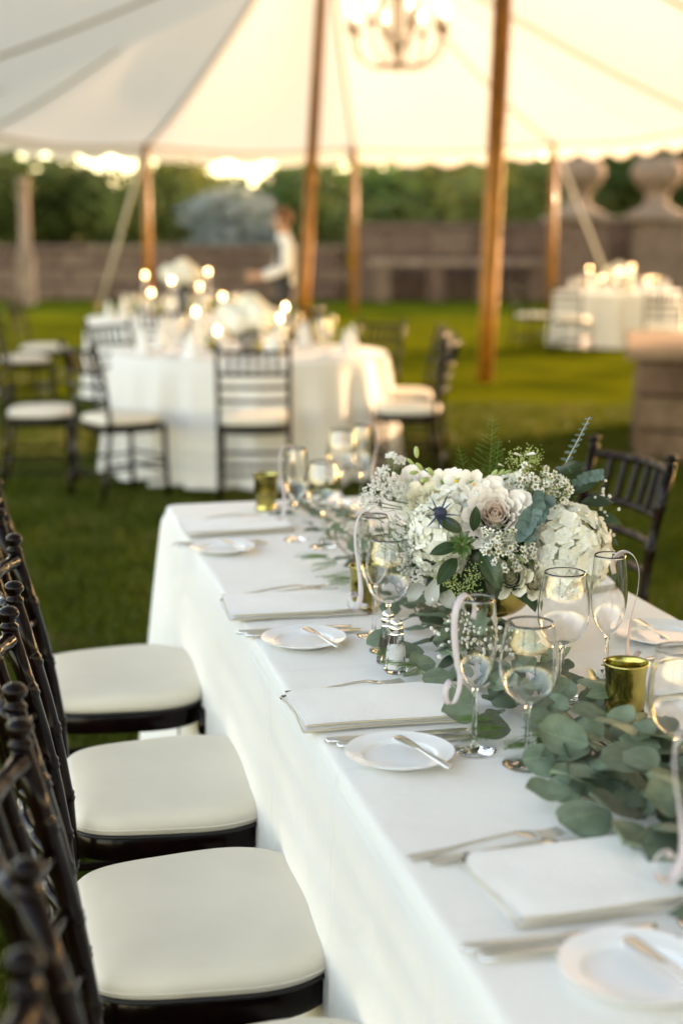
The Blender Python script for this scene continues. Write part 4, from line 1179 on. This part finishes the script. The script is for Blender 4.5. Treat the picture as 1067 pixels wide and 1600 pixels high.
    # freesia: stem with opening trumpets and a tail of buds
    def freesia(root, pts, blooms, buds):
        pp = catmull(pts, 6); st = MB().tube(pp, .0016, 6).build('freesia_stem', M_stem, c)
        for (p, n, s) in blooms:
            fl = MB().lathe([(.001, -.9), (.10, -.85), (.14, -.5), (.25, -.1), (.30, 0), (.22, -.1), (.001, -.5)], 8).mesh('trumpet', M_budg)
            for k in range(6):
                me = PETF[k % 2]
                a = 2 * math.pi * k / 6
                m = frame_z(n, rr.uniform(0, .2), p, s) @ Matrix.Rotation(a, 4, 'Z') @ Matrix.Translation((.20, 0, -.25)) @ Matrix.Rotation(.35 if k % 2 else .55, 4, 'Y')
                link('petal', me, st, mtx=m)
            link('trumpet', fl, st, mtx=frame_z(n, 0, p, s))
            yb = MB().tube([(0, 0, -.1), (.05, 0, .35)], .09, 5).mesh('throat', M_yellow)
            link('throat', yb, st, mtx=frame_z(n, 0, p, s))
        for p, d, s in buds:
            b = MB().ball((0, 0, .5), .5, 8, 6, sq=(.42, .42, 1)).mesh('bud', M_budg)
            link('bud', b, st, mtx=frame_z(d, 0, p, s))
    PETF = [petal_mesh(1.0, .85, 1.0, M_white, s, .35) for s in range(2)]
    freesia(None, [(0, -.02, .2), (-.03, -.06, .27), (-.02, -.07, .305), (.02, -.06, .315)], [((-.040, -.10, .298), (-.15, -.9, .35), .030), ((-.052, -.095, .280), (-.45, -.8, -.1), .028), ((-.030, -.095, .285), (.4, -.85, .1), .026), ((-.066, -.08, .30), (-.6, -.6, .5), .026), ((-.075, -.085, .275), (-.4, -.85, .1), .026)],
            [((-.008, -.075, .305), (.5, -.3, .8), .022), ((.006, -.07, .308), (.6, -.2, .8), .018), ((.016, -.065, .311), (.8, -.2, .6), .014), ((-.012, -.08, .295), (.6, -.6, .4), .02), ((.022, -.062, .314), (.9, 0, .5), .011)])
    freesia(None, [(-.06, -.02, .24), (-.09, -.04, .29), (-.125, -.04, .318), (-.155, -.03, .333)], [((-.088, -.06, .298), (-.2, -.8, .6), .024)],
            [((-.105, -.05, .305), (-.5, -.4, .7), .024), ((-.115, -.05, .302), (-.5, -.6, -.1), .024), ((-.125, -.045, .315), (-.6, -.2, .7), .020), ((-.133, -.045, .312), (-.7, -.4, .0), .02), ((-.142, -.04, .325), (-.7, 0, .7), .016), ((-.095, -.055, .29), (-.3, -.8, -.2), .024), ((-.135, -.03, .335), (-.1, 0, 1), .022)])
    # lace flowers: flat umbels of tiny white dots on fine stems
    def lace(p, n, r, dots, seed):
        r2 = random.Random(seed); p = Vector(p); q = frame_z(n, 0, p)
        st = MB(); root = p - Vector(n).normalized() * .055
        st.tube([p * .4 + Vector((0, 0, .12)), root], .0011, 5)
        db = MB()
        for u in range(13):
            a = u * 2.4; rd = r * math.sqrt(u / 13)
            cc = q @ Vector((rd * math.cos(a), rd * math.sin(a), -.25 * rd))
            st.tube([root, cc], .0004, 3)
            for k in range(dots // 13):
                o = Vector((r2.gauss(0, 1), r2.gauss(0, 1), r2.gauss(0, .5))) * r * .105
                db.ball(cc + q.to_3x3() @ o, r2.uniform(.0011, .0018), 4, 3)
        s_ = st.build('lace_flower_stem', M_stem, c)
        tag(db.build('blossom_cluster', M_white, s_, False), kind='stuff')
    for p, n, r, s in [((-.215, -.06, .278), (-.3, -.7, .6), .026, 1), ((-.178, -.07, .290), (.0, -.8, .6), .024, 2), ((-.203, -.055, .300), (-.3, -.6, .8), .020, 3), ((-.160, -.06, .283), (.3, -.8, .5), .018, 4), ((-.196, -.05, .318), (-.2, -.5, .8), .014, 5), ((-.165, -.04, .335), (.1, -.5, .9), .013, 6), ((-.182, -.05, .345), (0, -.4, .9), .010, 7), ((-.225, -.06, .262), (-.5, -.8, .2), .018, 8),
                       ((-.150, -.12, .185), (-.2, -.9, .1), .018, 9), ((-.155, -.12, .160), (-.2, -.9, .0), .018, 10), ((-.135, -.125, .140), (0, -.9, .0), .014, 11), ((-.172, -.10, .205), (-.4, -.8, .2), .015, 12)]:
        lace(p, n, r, 180, s)
    # waxflowers
    def wax_mesh():
        mb = MB()
        for q in range(5):
            rot = Matrix.Rotation(2 * math.pi * q / 5, 4, 'Z') @ Matrix.Rotation(-.25, 4, 'Y')
            pts = [(.0012, 0, 0), (.0028, .0017, .0002), (.0048, .0016, .0006), (.0056, 0, .001), (.0048, -.0016, .0006), (.0028, -.0017, .0002)]
            mb.add([rot @ Vector(x) for x in pts], [(0, 1, 5), (1, 2, 4, 5), (2, 3, 4)], 0)
        mb.lathe([(.0023, .0005), (.0020, .0010), (.0012, .0003), (.0005, .0010), (.0001, .0011)], 8, mi=1)
        mb.lathe([(.0006, -.005), (.0019, -.0015), (.0023, .0005)], 6, mi=2)
        return mb.mesh('blossom', [M_white, M_waxc, M_budg])
    WX = wax_mesh()
    def wax(cen, spread, n, seed, root, size=1.0, face=(0, -.8, .5)):
        r2 = random.Random(seed); st = MB(); root = Vector(root); ends = []
        for k in range(n):
            o = Vector((r2.uniform(-1, 1) * spread[0], r2.uniform(-1, 1) * spread[1], r2.uniform(-1, 1) * spread[2]))
            e = Vector(cen) + o
            mid = root.lerp(e, .55) + Vector((r2.gauss(0, .006), r2.gauss(0, .006), 0))
            st.tube([root, mid, e], .0005, 3); ends.append((e, Vector(face) + o * 25 + Vector([r2.gauss(0, .3) for _ in range(3)])))
        s_ = st.build('waxflower_sprig', M_stem, c)
        for e, d in ends: link('blossom', WX, s_, mtx=frame_z(d, r2.uniform(0, 6), e, size * r2.uniform(.85, 1.2)))
        nb = MB()
        for k in range(n * 3):
            e = Vector(cen) + Vector((r2.gauss(0, .6) * spread[0], r2.gauss(0, .6) * spread[1] + .006, r2.gauss(0, .6) * spread[2])); d = Vector([r2.gauss(0, 1) for _ in range(3)]).normalized() * .012
            w = d.orthogonal().normalized() * .0007; nb.add([e - w, e + w, e + d], [(0, 1, 2)])
        tag(nb.build('needle_foliage', M_fern, s_, False), kind='stuff')
    wax((.072, -.085, .308), (.030, .022, .022), 34, 1, (.04, -.03, .22), 1.25)
    wax((.100, -.095, .282), (.030, .02, .024), 36, 2, (.06, -.04, .20), 1.25)
    wax((.05, -.085, .297), (.022, .02, .018), 14, 3, (.03, -.03, .22), 1.25)
    wax((-.004, -.180, .214), (.026, .014, .024), 32, 4, (.0, -.10, .16), 1.25)
    wax((.018, -.178, .190), (.028, .012, .026), 34, 5, (.01, -.10, .14), 1.2)
    wax((.052, -.165, .185), (.014, .01, .02), 11, 6, (.02, -.10, .14), 1.2)
    wax((.125, -.07, .295), (.016, .012, .02), 6, 7, (.08, -.04, .22), 1.25)
    # sea holly
    ep = Vector((-.103, -.175, .262)); en = Vector((.15, -.9, .35))
    st = MB().tube([(-.06, -.08, .17), (-.085, -.14, .22), ep - en.normalized() * .008], .0012, 5).build('thistle_stem', M_stem, c)
    cone = MB(); ga = math.pi * (3 - math.sqrt(5))
    cone.ball((0, 0, .004), .0105, 12, 8, sq=(1, 1, 1.25))
    for k in range(110):
        y = 1 - 1.5 * (k + .5) / 110; rad = math.sqrt(max(0, 1 - y * y)); th = ga * k
        d = Vector((math.cos(th) * rad, math.sin(th) * rad, y)); p0 = Vector((d.x * .0105, d.y * .0105, .004 + d.z * .0130)); s1 = d.orthogonal().normalized() * .0009; s2 = d.cross(s1)
        cone.add([p0 + s1, p0 + s2, p0 - s1, p0 - s2, p0 + d * .0022], [(0, 1, 4), (1, 2, 4), (2, 3, 4), (3, 0, 4)])
    link('thistle_cone', cone.mesh('thistle_cone', M_thistle, False), st, mtx=frame_z(en, 0, ep))
    br = leaf_mesh('bract', M_bract, 1, .105, .35, .6, .05, .03, 6, 2, .7, 3)
    for k in range(10):
        a = 2 * math.pi * k / 10 + rr.uniform(-.2, .2)
        m = frame_z(en, a, ep - en.normalized() * .004) @ Matrix.Translation((.006, 0, 0)) @ Matrix.Rotation(rr.uniform(-.45, .05), 4, 'Y') @ Matrix.Diagonal((rr.uniform(.016, .034),) * 3 + (1,))
        link('bract', br, st, mtx=m)
    # fresh rosette
    for k in range(24):
        a = k * 2.4 + rr.uniform(-.3, .3); q = .2 + .8 * k / 24
        m = frame_z((-.1, -.85, .45), a, (-.064, -.178, .208)) @ Matrix.Translation((.002, 0, .004 - .006 * q)) @ Matrix.Rotation(-1.3 + 1.2 * q + rr.uniform(-.25, .25), 4, 'Y') @ Matrix.Diagonal((.012 + .013 * q,) * 3 + (1,))
        link('leaf', ME_fresh[k % 2], c, mtx=m)
    # stacked blue eucalyptus tip
    pp = catmull([(.075, -.13, .275), (.055, -.165, .255), (.038, -.175, .225)], 7)
    es = MB().tube(pp, .0014, 5).build('eucalyptus_sprig', M_stem, c)
    for k in range(26):
        i = min(len(pp) - 1, int(k / 26 * len(pp))); a = k * 2.0
        d = Vector((math.cos(a) * .9, -.35 + .3 * math.sin(a), math.sin(a) * .7))
        link('leaf', ME_blue[k % 3], es, mtx=frame_x(d, (rr.gauss(-.1, .25), -1, .35 + rr.gauss(0, .2)), pp[i] + Vector((0, -.004, 0)), rr.uniform(.017, .026)))
    # upright eucalyptus sprig
    pp = catmull([(.09, -.02, .24), (.128, -.04, .325), (.150, -.045, .372), (.168, -.05, .412)], 8)
    es = MB().tube(pp, [lerp(.0015, .0007, i / (len(pp) - 1)) for i in range(len(pp))], 5).build('eucalyptus_sprig', M_miller, c)
    for i in range(7, len(pp), 2):
        for s in (-1, 1):
            d = Vector((s * .8, -.3 * s, .35 + .15 * s)); link('leaf', ME_blue[i % 3], es, mtx=frame_x(d, (.3, -.45, .9), pp[i], lerp(.0135, .007, (i - 7) / (len(pp) - 7))))
    pp = catmull([(.10, -.05, .25), (.15, -.06, .30), (.185, -.065, .312)], 5)
    es = MB().tube(pp, .0012, 5).build('eucalyptus_sprig', M_stem, c)
    for i in range(4, len(pp)):
        for s in (-1, 1): link('leaf', ME_blue[i % 3], es, mtx=frame_x((.3, -.3, .6 * s), (0, -1, .4), pp[i], .013))
    # asparagus fern plume
    fm = MB()
    def plume(p0, p1, L, n):
        p0, p1 = Vector(p0), Vector(p1); fm.tube([p0, p0.lerp(p1, .5) + Vector((.004, 0, 0)), p1], .0006, 4)
        for k in range(n):
            q = .25 + .75 * k / n; b = p0.lerp(p1, q); ln = L * (1.15 - q)
            for s in (-1, 1):
                d = Vector((s, rr.gauss(0, .3), .55 + rr.gauss(0, .2))).normalized()
                fm.tube([b, b + d * ln], .00028, 3)
                for m in range(10):
                    e = b + d * ln * (m + 1) / 10
                    for s2 in (-1, 1):
                        dd = (d * .6 + Vector((rr.gauss(0, .6), rr.gauss(0, .6), rr.gauss(0, .6)))).normalized() * ln * .16
                        w = dd.orthogonal().normalized() * .0004; fm.add([e - w, e + w, e + dd], [(0, 1, 2)])
    plume((-.01, .03, .22), (.008, .05, .400), .05, 16); plume((-.03, .03, .22), (-.055, .05, .345), .035, 11); plume((.0, .03, .24), (.02, .05, .36), .035, 10)
    tag(fm.build('fern_plume', M_fern, c, False), kind='stuff')
    # small white sprays at the edges and fine needle greenery on the near side
    def spray(cen, sp, n, seed, root):
        r2 = random.Random(seed); st = MB(); ends = []
        for k in range(n):
            e = Vector(cen) + Vector((r2.gauss(0, sp), r2.gauss(0, sp * .6), r2.gauss(0, sp))); ends.append(e); st.tube([Vector(root), Vector(root).lerp(e, .6) + Vector((0, 0, .004)), e], .0004, 3)
        s_ = st.build('babys_breath_stem', M_stem, c)
        for e in ends: link('blossom', BREATH, s_, mtx=frame_z((r2.gauss(0, .5), -.6, .6), r2.uniform(0, 6), e, r2.uniform(.8, 1.2)))
    spray((.192, -.06, .268), .013, 13, 1, (.13, -.03, .2)); spray((.205, -.06, .245), .008, 5, 2, (.13, -.03, .2)); spray((.195, -.07, .203), .010, 8, 3, (.13, -.03, .16)); spray((-.18, -.09, .235), .012, 10, 4, (-.1, -.05, .18)); spray((-.15, -.125, .17), .020, 26, 5, (-.09, -.08, .15))
    nm = MB()
    for k in range(260):
        b = Vector((-.165, -.10, .195)) + Vector((rr.gauss(0, .022), rr.gauss(0, .02), rr.gauss(0, .028)))
        d = Vector((-.8 + rr.gauss(0, .5), -.3 + rr.gauss(0, .4), .5 + rr.gauss(0, .6))).normalized() * rr.uniform(.012, .035)
        w = d.orthogonal().normalized() * .0007; nm.add([b - w, b + w, b + d], [(0, 1, 2)])
    tag(nm.build('needle_foliage', M_freshleaf, c, False), kind='stuff')
    # green filler blossom and dusty miller leaf
    gm = MB()
    for p0 in [(-.045, -.175, .155), (-.075, -.172, .140), (-.095, -.165, .150), (-.055, -.17, .125), (.062, -.02, .325), (.045, -.02, .330), (.075, -.02, .335)]:
        for k in range(95):
            o = Vector((rr.gauss(0, .009), rr.gauss(0, .007), rr.gauss(0, .011))); gm.ball(Vector(p0) + o, rr.uniform(.0009, .0017), 4, 3)
    tag(gm.build('green_filler_blossom', M_budg, c, False), kind='stuff')
    for p, d in [((-.105, -.11, .135), (-.2, -.4, -.9)), ((-.095, -.105, .125), (.35, -.4, -.8)), ((-.12, -.10, .13), (-.6, -.3, -.6))]:
        link('leaf', leaf_mesh('leaf', M_miller, 1, .55, .62, .2, .15, .08, 8, 4, .6, 5), c, mtx=frame_x(d, (-.2, -.9, .4), p, .05))
    for p, d, s in [((.052, -.03, .338), (-.6, -.5, .5), .019), ((.058, -.03, .340), (.7, -.5, .4), .02), ((.020, -.03, .320), (-.5, -.6, .5), .016)]:
        link('petal', leaf_mesh('petal', M_white, 1, .6, .55, .3, .3, .03, 6, 4, .6, 8), c, mtx=frame_x(d, (0, -.4, 1), p, s))
centrepiece()
# ------------------------------------------------------------------ round tables in the garden
def round_cloth(x, y, r, label, seed, h=TZ):
    mb = MB(); n = 144; rr = random.Random(seed); ph = rr.uniform(0, 6)
    rings = [(.6, h), (r - .02, h), (r - .004, h - .002), (r, h - .012)]
    for rad, z in rings:
        for i in range(n): a = 2 * math.pi * i / n; mb.v.append((rad * math.cos(a), rad * math.sin(a), z))
    zs = [.06, .14, .26, .4, .55, .70, .75]
    for dz in zs:
        d = dz / .75
        for i in range(n):
            a = 2 * math.pi * i / n
            f = .045 * math.sin(a * 17 + 1.2 * math.sin(a * 3 + ph)) + .025 * math.sin(a * 29 + ph)
            rad = r + .004 + d * .05 + f * d ** .75; mb.v.append((rad * math.cos(a), rad * math.sin(a), h - dz))
    k = len(rings) + len(zs)
    for q in range(k - 1):
        for i in range(n): j = (i + 1) % n; mb.f.append((q * n + i, (q + 1) * n + i, (q + 1) * n + j, q * n + j)); mb.m.append(0)
    mb.f.append(tuple(range(n))); mb.m.append(0)
    tag(mb.build('round_tablecloth', M_roundcloth, None, True, (x, y, 0)), label, 'tablecloth', 'white cloths on the round tables')
TA, TB, TC = (-.60, 9.35), (-1.5, 13.6), (3.95, 20.6)
round_cloth(*TA, .90, 'white cloth on the round table closest to the long table', 1)
round_cloth(*TB, .90, 'white cloth on the round table in front of the waiter', 2)
round_cloth(*TC, .90, 'white cloth on the round table near the stone urns', 3)
GR = 'chairs around the round tables'
def around(tc, ang, rad, label, twist=0):
    a = R(ang); chair(tc[0] + rad * math.cos(a), tc[1] + rad * math.sin(a), ang + 180 + twist, label, GR)
chair(-1.80, 8.55, 6, 'dark chair turned side-on, standing apart on the lawn by the round table', GR)
chair(-1.27, 8.22, 38, 'dark chair at the closest round table, its back toward the side-on chair', GR)
chair(-.50, 8.18, 92, 'dark chair with its back squarely to the long table', GR)
chair(.40, 8.70, 170, 'dark chair with sunlit cushion at the closest round table', GR)
chair(.40, 9.55, 184, 'dark chair beside the sunlit one, farther round the closest table', GR)
around(TA, 50, 1.12, 'dark chair behind the closest round table, toward the tent poles')
around(TA, 95, 1.12, 'dark chair behind the closest round table, below its bouquet')
around(TA, 140, 1.12, 'dark chair behind the closest round table, toward the slanting guy rope')
chair(-2.75, 12.4, 30, 'dark chair on the lawn side of the round table in front of the waiter', GR)
chair(-2.85, 13.7, -5, 'dark chair facing the round table in front of the waiter', GR)
around(TB, 60, 1.15, 'dark chair beside the waiter at the second round table')
around(TB, 270, 1.15, 'dark chair between the closest and the second round table')
around(TB, 330, 1.15, 'dark chair at the second round table toward the tent pole')
chair(3.02, 18.8, 60, 'dark chair at the urn-side round table, beside the tent pole', GR)
chair(2.62, 19.6, 22, 'dark chair facing the urn-side round table', GR)
chair(3.70, 16.6, 82, 'dark chair behind the stone plinth at the urn-side table', GR)

ME_fglass = make_glass('wine_glass', wine_bowl, .088, .034, .0034, M_farglass, n=14)
ME_fflute = make_glass('champagne_flute', flute_bowl, .094, .032, .0032, M_farglass, n=14)
def fan_napkin():
    mb = MB()
    prof = [(.055, 0), (.058, .004), (.045, .05), (.03, .11), (.008, .17)]
    n = 20
    for q, (r, z) in enumerate(prof):
        for i in range(n):
            a = 2 * math.pi * i / n; rr_ = r * (1 + .18 * math.sin(a * 5)); mb.v.append((rr_ * math.cos(a), rr_ * .6 * math.sin(a), z))
    for q in range(len(prof) - 1):
        for i in range(n): j = (i + 1) % n; mb.f.append((q * n + i, q * n + j, (q + 1) * n + j, (q + 1) * n + i)); mb.m.append(0)
    mb.f.append(tuple((len(prof) - 1) * n + i for i in range(n))); mb.m.append(0)
    return mb.mesh('napkin', M_napkin)
ME_fan = fan_napkin()
nm_ = {'A': 'the round table closest to the long table', 'B': 'the round table in front of the waiter', 'C': 'the round table near the stone urns'}
def dress(tc, key, h0):
    rr = random.Random(ord(key))
    for k in range(8):
        a = 2 * math.pi * k / 8 + rr.uniform(-.08, .08) + .3
        for rad, me, da, what in ((.52, ME_fglass, .16, 'wine glass'), (.55, ME_fflute, -.06, 'champagne flute')):
            tag(link(me.name, me, None, (tc[0] + rad * math.cos(a + da), tc[1] + rad * math.sin(a + da), TZ + .001), scale=1.0), 'clear %s on %s' % (what, nm_[key]), 'glass', 'glasses on ' + nm_[key])
        tag(link('bread_plate', ME_plate, None, (tc[0] + .66 * math.cos(a - .26), tc[1] + .66 * math.sin(a - .26), TZ + .001)), 'white bread plate on ' + nm_[key], 'plate', 'plates on ' + nm_[key])
        tag(link('napkin', ME_fan, None, (tc[0] + .70 * math.cos(a), tc[1] + .70 * math.sin(a), TZ + .001), (0, 0, a + 1.57)), 'upright folded white napkin on ' + nm_[key], 'napkin', 'napkins on ' + nm_[key])
    # bouquet in a glass vase
    v = tag(empty('table_bouquet', (tc[0], tc[1], TZ + .001)), 'white hydrangea bouquet with green stems on ' + nm_[key], 'flowers', 'bouquets on the round tables')
    MB().lathe([(.001, 0), (.055, 0), (.06, .004), (.06, h0), (.057, h0), (.057, .006), (.001, .006)], 20).build('vase', M_farglass, v)
    sb = MB()
    for k in range(16):
        a = k * 2.4; sb.tube([(.03 * math.cos(a), .03 * math.sin(a), .01), (-.045 * math.cos(a), -.045 * math.sin(a), h0 + .02)], .006, 5)
    sb.build('stem_bundle', M_freshleaf, v)
    for k in range(7):
        a = 2 * math.pi * k / 6; rr_ = 0 if k == 6 else .12; z = h0 + (.16 if k == 6 else .07 + .03 * (k % 2))
        hb = MB()
        bm = hb.ball((0, 0, 0), .09, 12, 8)
        hb.v = [tuple(Vector(p) * (1 + .12 * math.sin(p[0] * 130 + k) * math.sin(p[2] * 140))) for p in hb.v]
        hb.build('hydrangea_head', M_hyd if k % 3 else M_cream, v, True, (rr_ * math.cos(a), rr_ * math.sin(a), z))
    for k in range(26):
        a = k * 2.4; d = Vector((math.cos(a), math.sin(a), rr.uniform(-.5, .3))); link('leaf', ME_dk[k % 3] if k % 2 else ME_fresh[k % 2], v, mtx=frame_x(d, (0, 0, 1), Vector((d.x * .09, d.y * .09, h0 + .03)), .11))
    for k in range(3):
        a = k * 2.1 + .8; x, y = tc[0] + .27 * math.cos(a), tc[1] + .27 * math.sin(a)
        vv = tag(empty('votive_holder', (x, y, TZ + .001)), 'gold glass votive on ' + nm_[key], 'votive', 'votives on ' + nm_[key])
        o = [(.027, 0), (.03, .05), (.033, .09)]
        MB().lathe([(.001, 0)] + o + [(.030, .09), (.027, .05), (.02, .012), (.001, .012)], 14).build('cup', M_gold, vv)
        MB().lathe([(.001, .013), (.018, .013), (.018, .03), (.001, .031)], 10).build('candle', M_wax, vv)
def highlight_candle(x, y, h, label, grp):  # added candles that produce the blurred highlights over the round tables
    t = tag(empty('highlight_candle', (x, y, TZ + .001)), label, 'candle', grp)
    MB().lathe([(.001, 0), (.04, 0), (.042, .004), (.012, .012), (.007, .03), (.006, h - .16), (.016, h - .145), (.02, h - .13), (.022, h - .10), (.020, h - .10), (.018, h - .126), (.001, h - .13)], 16).build('glass_cup', M_farglass, t)
    MB().lathe([(.001, h - .128), (.011, h - .128), (.010, h - .035), (.001, h - .034)], 10).build('candle', M_wax, t)
    MB().lathe([(.001, h - .034), (.007, h - .026), (.009, h - .018), (.005, h - .006), (.0005, h + .006)], 8).build('flame', M_flame, t)
for tc, key, n_, hh in ((TA, 'A', 5, .30), (TB, 'B', 6, .44), (TC, 'C', 6, .36)):
    for k in range(n_):
        a = 2 * math.pi * k / n_ + .5; highlight_candle(tc[0] + (.26 + .16 * (k * .37 % 1)) * math.cos(a + .5 * math.sin(k * 4)), tc[1] + .38 * math.sin(a), hh * (1 - .30 * (k % 2) - .04 * k), ('taller' if k % 2 == 0 else 'shorter') + ' added lit candle for highlights on ' + nm_[key], 'candles added for highlights on ' + nm_[key])
dress(TA, 'A', .13); dress(TB, 'B', .30); dress(TC, 'C', .16)

# ------------------------------------------------------------------ waiter
def waiter(x, y, face, h=1.8):
    s = h / 1.8
    J = {'pel': (0, 0, .98), 'wai': (0, 0, 1.12), 'chest': (0, .01, 1.32), 'neck': (0, .0, 1.50), 'nk2': (0, -.015, 1.57), 'head': (0, -.03, 1.66), 'top': (0, -.03, 1.76),
         'shL': (-.17, 0, 1.45), 'elL': (-.25, -.03, 1.18), 'wrL': (-.16, -.24, 1.10), 'haL': (-.12, -.32, 1.11),
         'shR': (.17, 0, 1.45), 'elR': (.25, -.03, 1.18), 'wrR': (.16, -.24, 1.10), 'haR': (.12, -.32, 1.11),
         'hiL': (-.09, 0, .92), 'knL': (-.10, -.02, .50), 'anL': (-.105, .02, .09), 'toL': (-.115, -.14, .04),
         'hiR': (.09, 0, .92), 'knR': (.10, -.02, .50), 'anR': (.105, .02, .09), 'toR': (.115, -.14, .04)}
    rad = {'pel': (.15, .11), 'wai': (.14, .10), 'chest': (.165, .11), 'neck': (.075, .065), 'nk2': (.055, .055), 'head': (.078, .095), 'top': (.06, .075), 'shL': .065, 'elL': .048, 'wrL': .035, 'haL': .04, 'shR': .065, 'elR': .048, 'wrR': .035, 'haR': .04,
           'hiL': .09, 'knL': .065, 'anL': .045, 'toL': .04, 'hiR': .09, 'knR': .065, 'anR': .045, 'toR': .04}
    E = [('pel', 'wai'), ('wai', 'chest'), ('chest', 'neck'), ('neck', 'nk2'), ('nk2', 'head'), ('head', 'top')]
    for q in 'LR': E += [('chest', 'sh' + q), ('sh' + q, 'el' + q), ('el' + q, 'wr' + q), ('wr' + q, 'ha' + q), ('pel', 'hi' + q), ('hi' + q, 'kn' + q), ('kn' + q, 'an' + q), ('an' + q, 'to' + q)]
    ks = list(J); me = bpy.data.meshes.new('body'); me.from_pydata([J[k] for k in ks], [(ks.index(a), ks.index(b)) for a, b in E], [])
    o = bpy.data.objects.new('tmp', me); col.objects.link(o)
    o.modifiers.new('skin', 'SKIN'); o.modifiers.new('sub', 'SUBSURF').levels = 2
    for i, k in enumerate(ks):
        sv_ = me.skin_vertices[0].data[i]; r = rad[k]; sv_.radius = r if isinstance(r, tuple) else (r, r); sv_.use_root = (k == 'pel')
    dg = bpy.context.evaluated_depsgraph_get(); dg.update()
    body = bpy.data.meshes.new_from_object(o.evaluated_get(dg)); bpy.data.objects.remove(o)
    body.materials.clear()
    for m in (M_skin, M_shirt, M_vest): body.materials.append(m)
    for p in body.polygons:
        c = p.center; p.use_smooth = True
        torso = abs(c.x) < .155 and c.y > -.16
        if c.z < 1.0: p.material_index = 2
        elif torso and c.z < 1.46 and c.y < .05: p.material_index = 2
        elif c.z < 1.525 and not (c.y < -.25): p.material_index = 1
        else: p.material_index = 0
    w = tag(link('person', body, None, (x, y, 0), (0, 0, R(face)), s), 'person in white shirt and black vest standing behind the second round table', 'person')
    hb = MB().ball((0, -.022, 1.715), .115, 14, 10, sq=(.86, 1.02, 1.0))
    hb.v = [p if not (p[1] < -.07 and p[2] < 1.72) else (p[0], -.07, p[2]) for p in hb.v]
    hb.build('hair', M_hair, w)
    fb = MB(); fb.ball((0, -.132, 1.655), .017, 8, 6, sq=(.7, 1, 1.4)); fb.build('nose', M_skin, w)
    for q in (-1, 1):
        MB().ball((q * .033, -.115, 1.685), .012, 8, 6).build('eye', M_white, w)
        MB().ball((q * .092, -.02, 1.66), .03, 8, 6, sq=(.4, .7, 1)).build('ear', M_skin, w)
        for f in range(5):
            a = (f - 2) * .018; MB().tube([(q * (.12 - a * .3), -.33, 1.11 + a), (q * (.10 - a), -.385, 1.105 + a), (q * (.07 - a), -.40, 1.095 + a)], [.010, .009, .007], 6).build('finger', M_skin, w)
    MB().ball((0, -.118, 1.61), .016, 8, 6, sq=(1.4, .5, .5)).build('mouth', M_hair, w)
    MB().lathe([(.066, 1.50), (.072, 1.505), (.068, 1.545), (.062, 1.545), (.062, 1.50)], 18, (0, -.008, 0), closed=True).build('collar', M_shirt, w)
    return w
waiter(-.60, 15.3, -78)
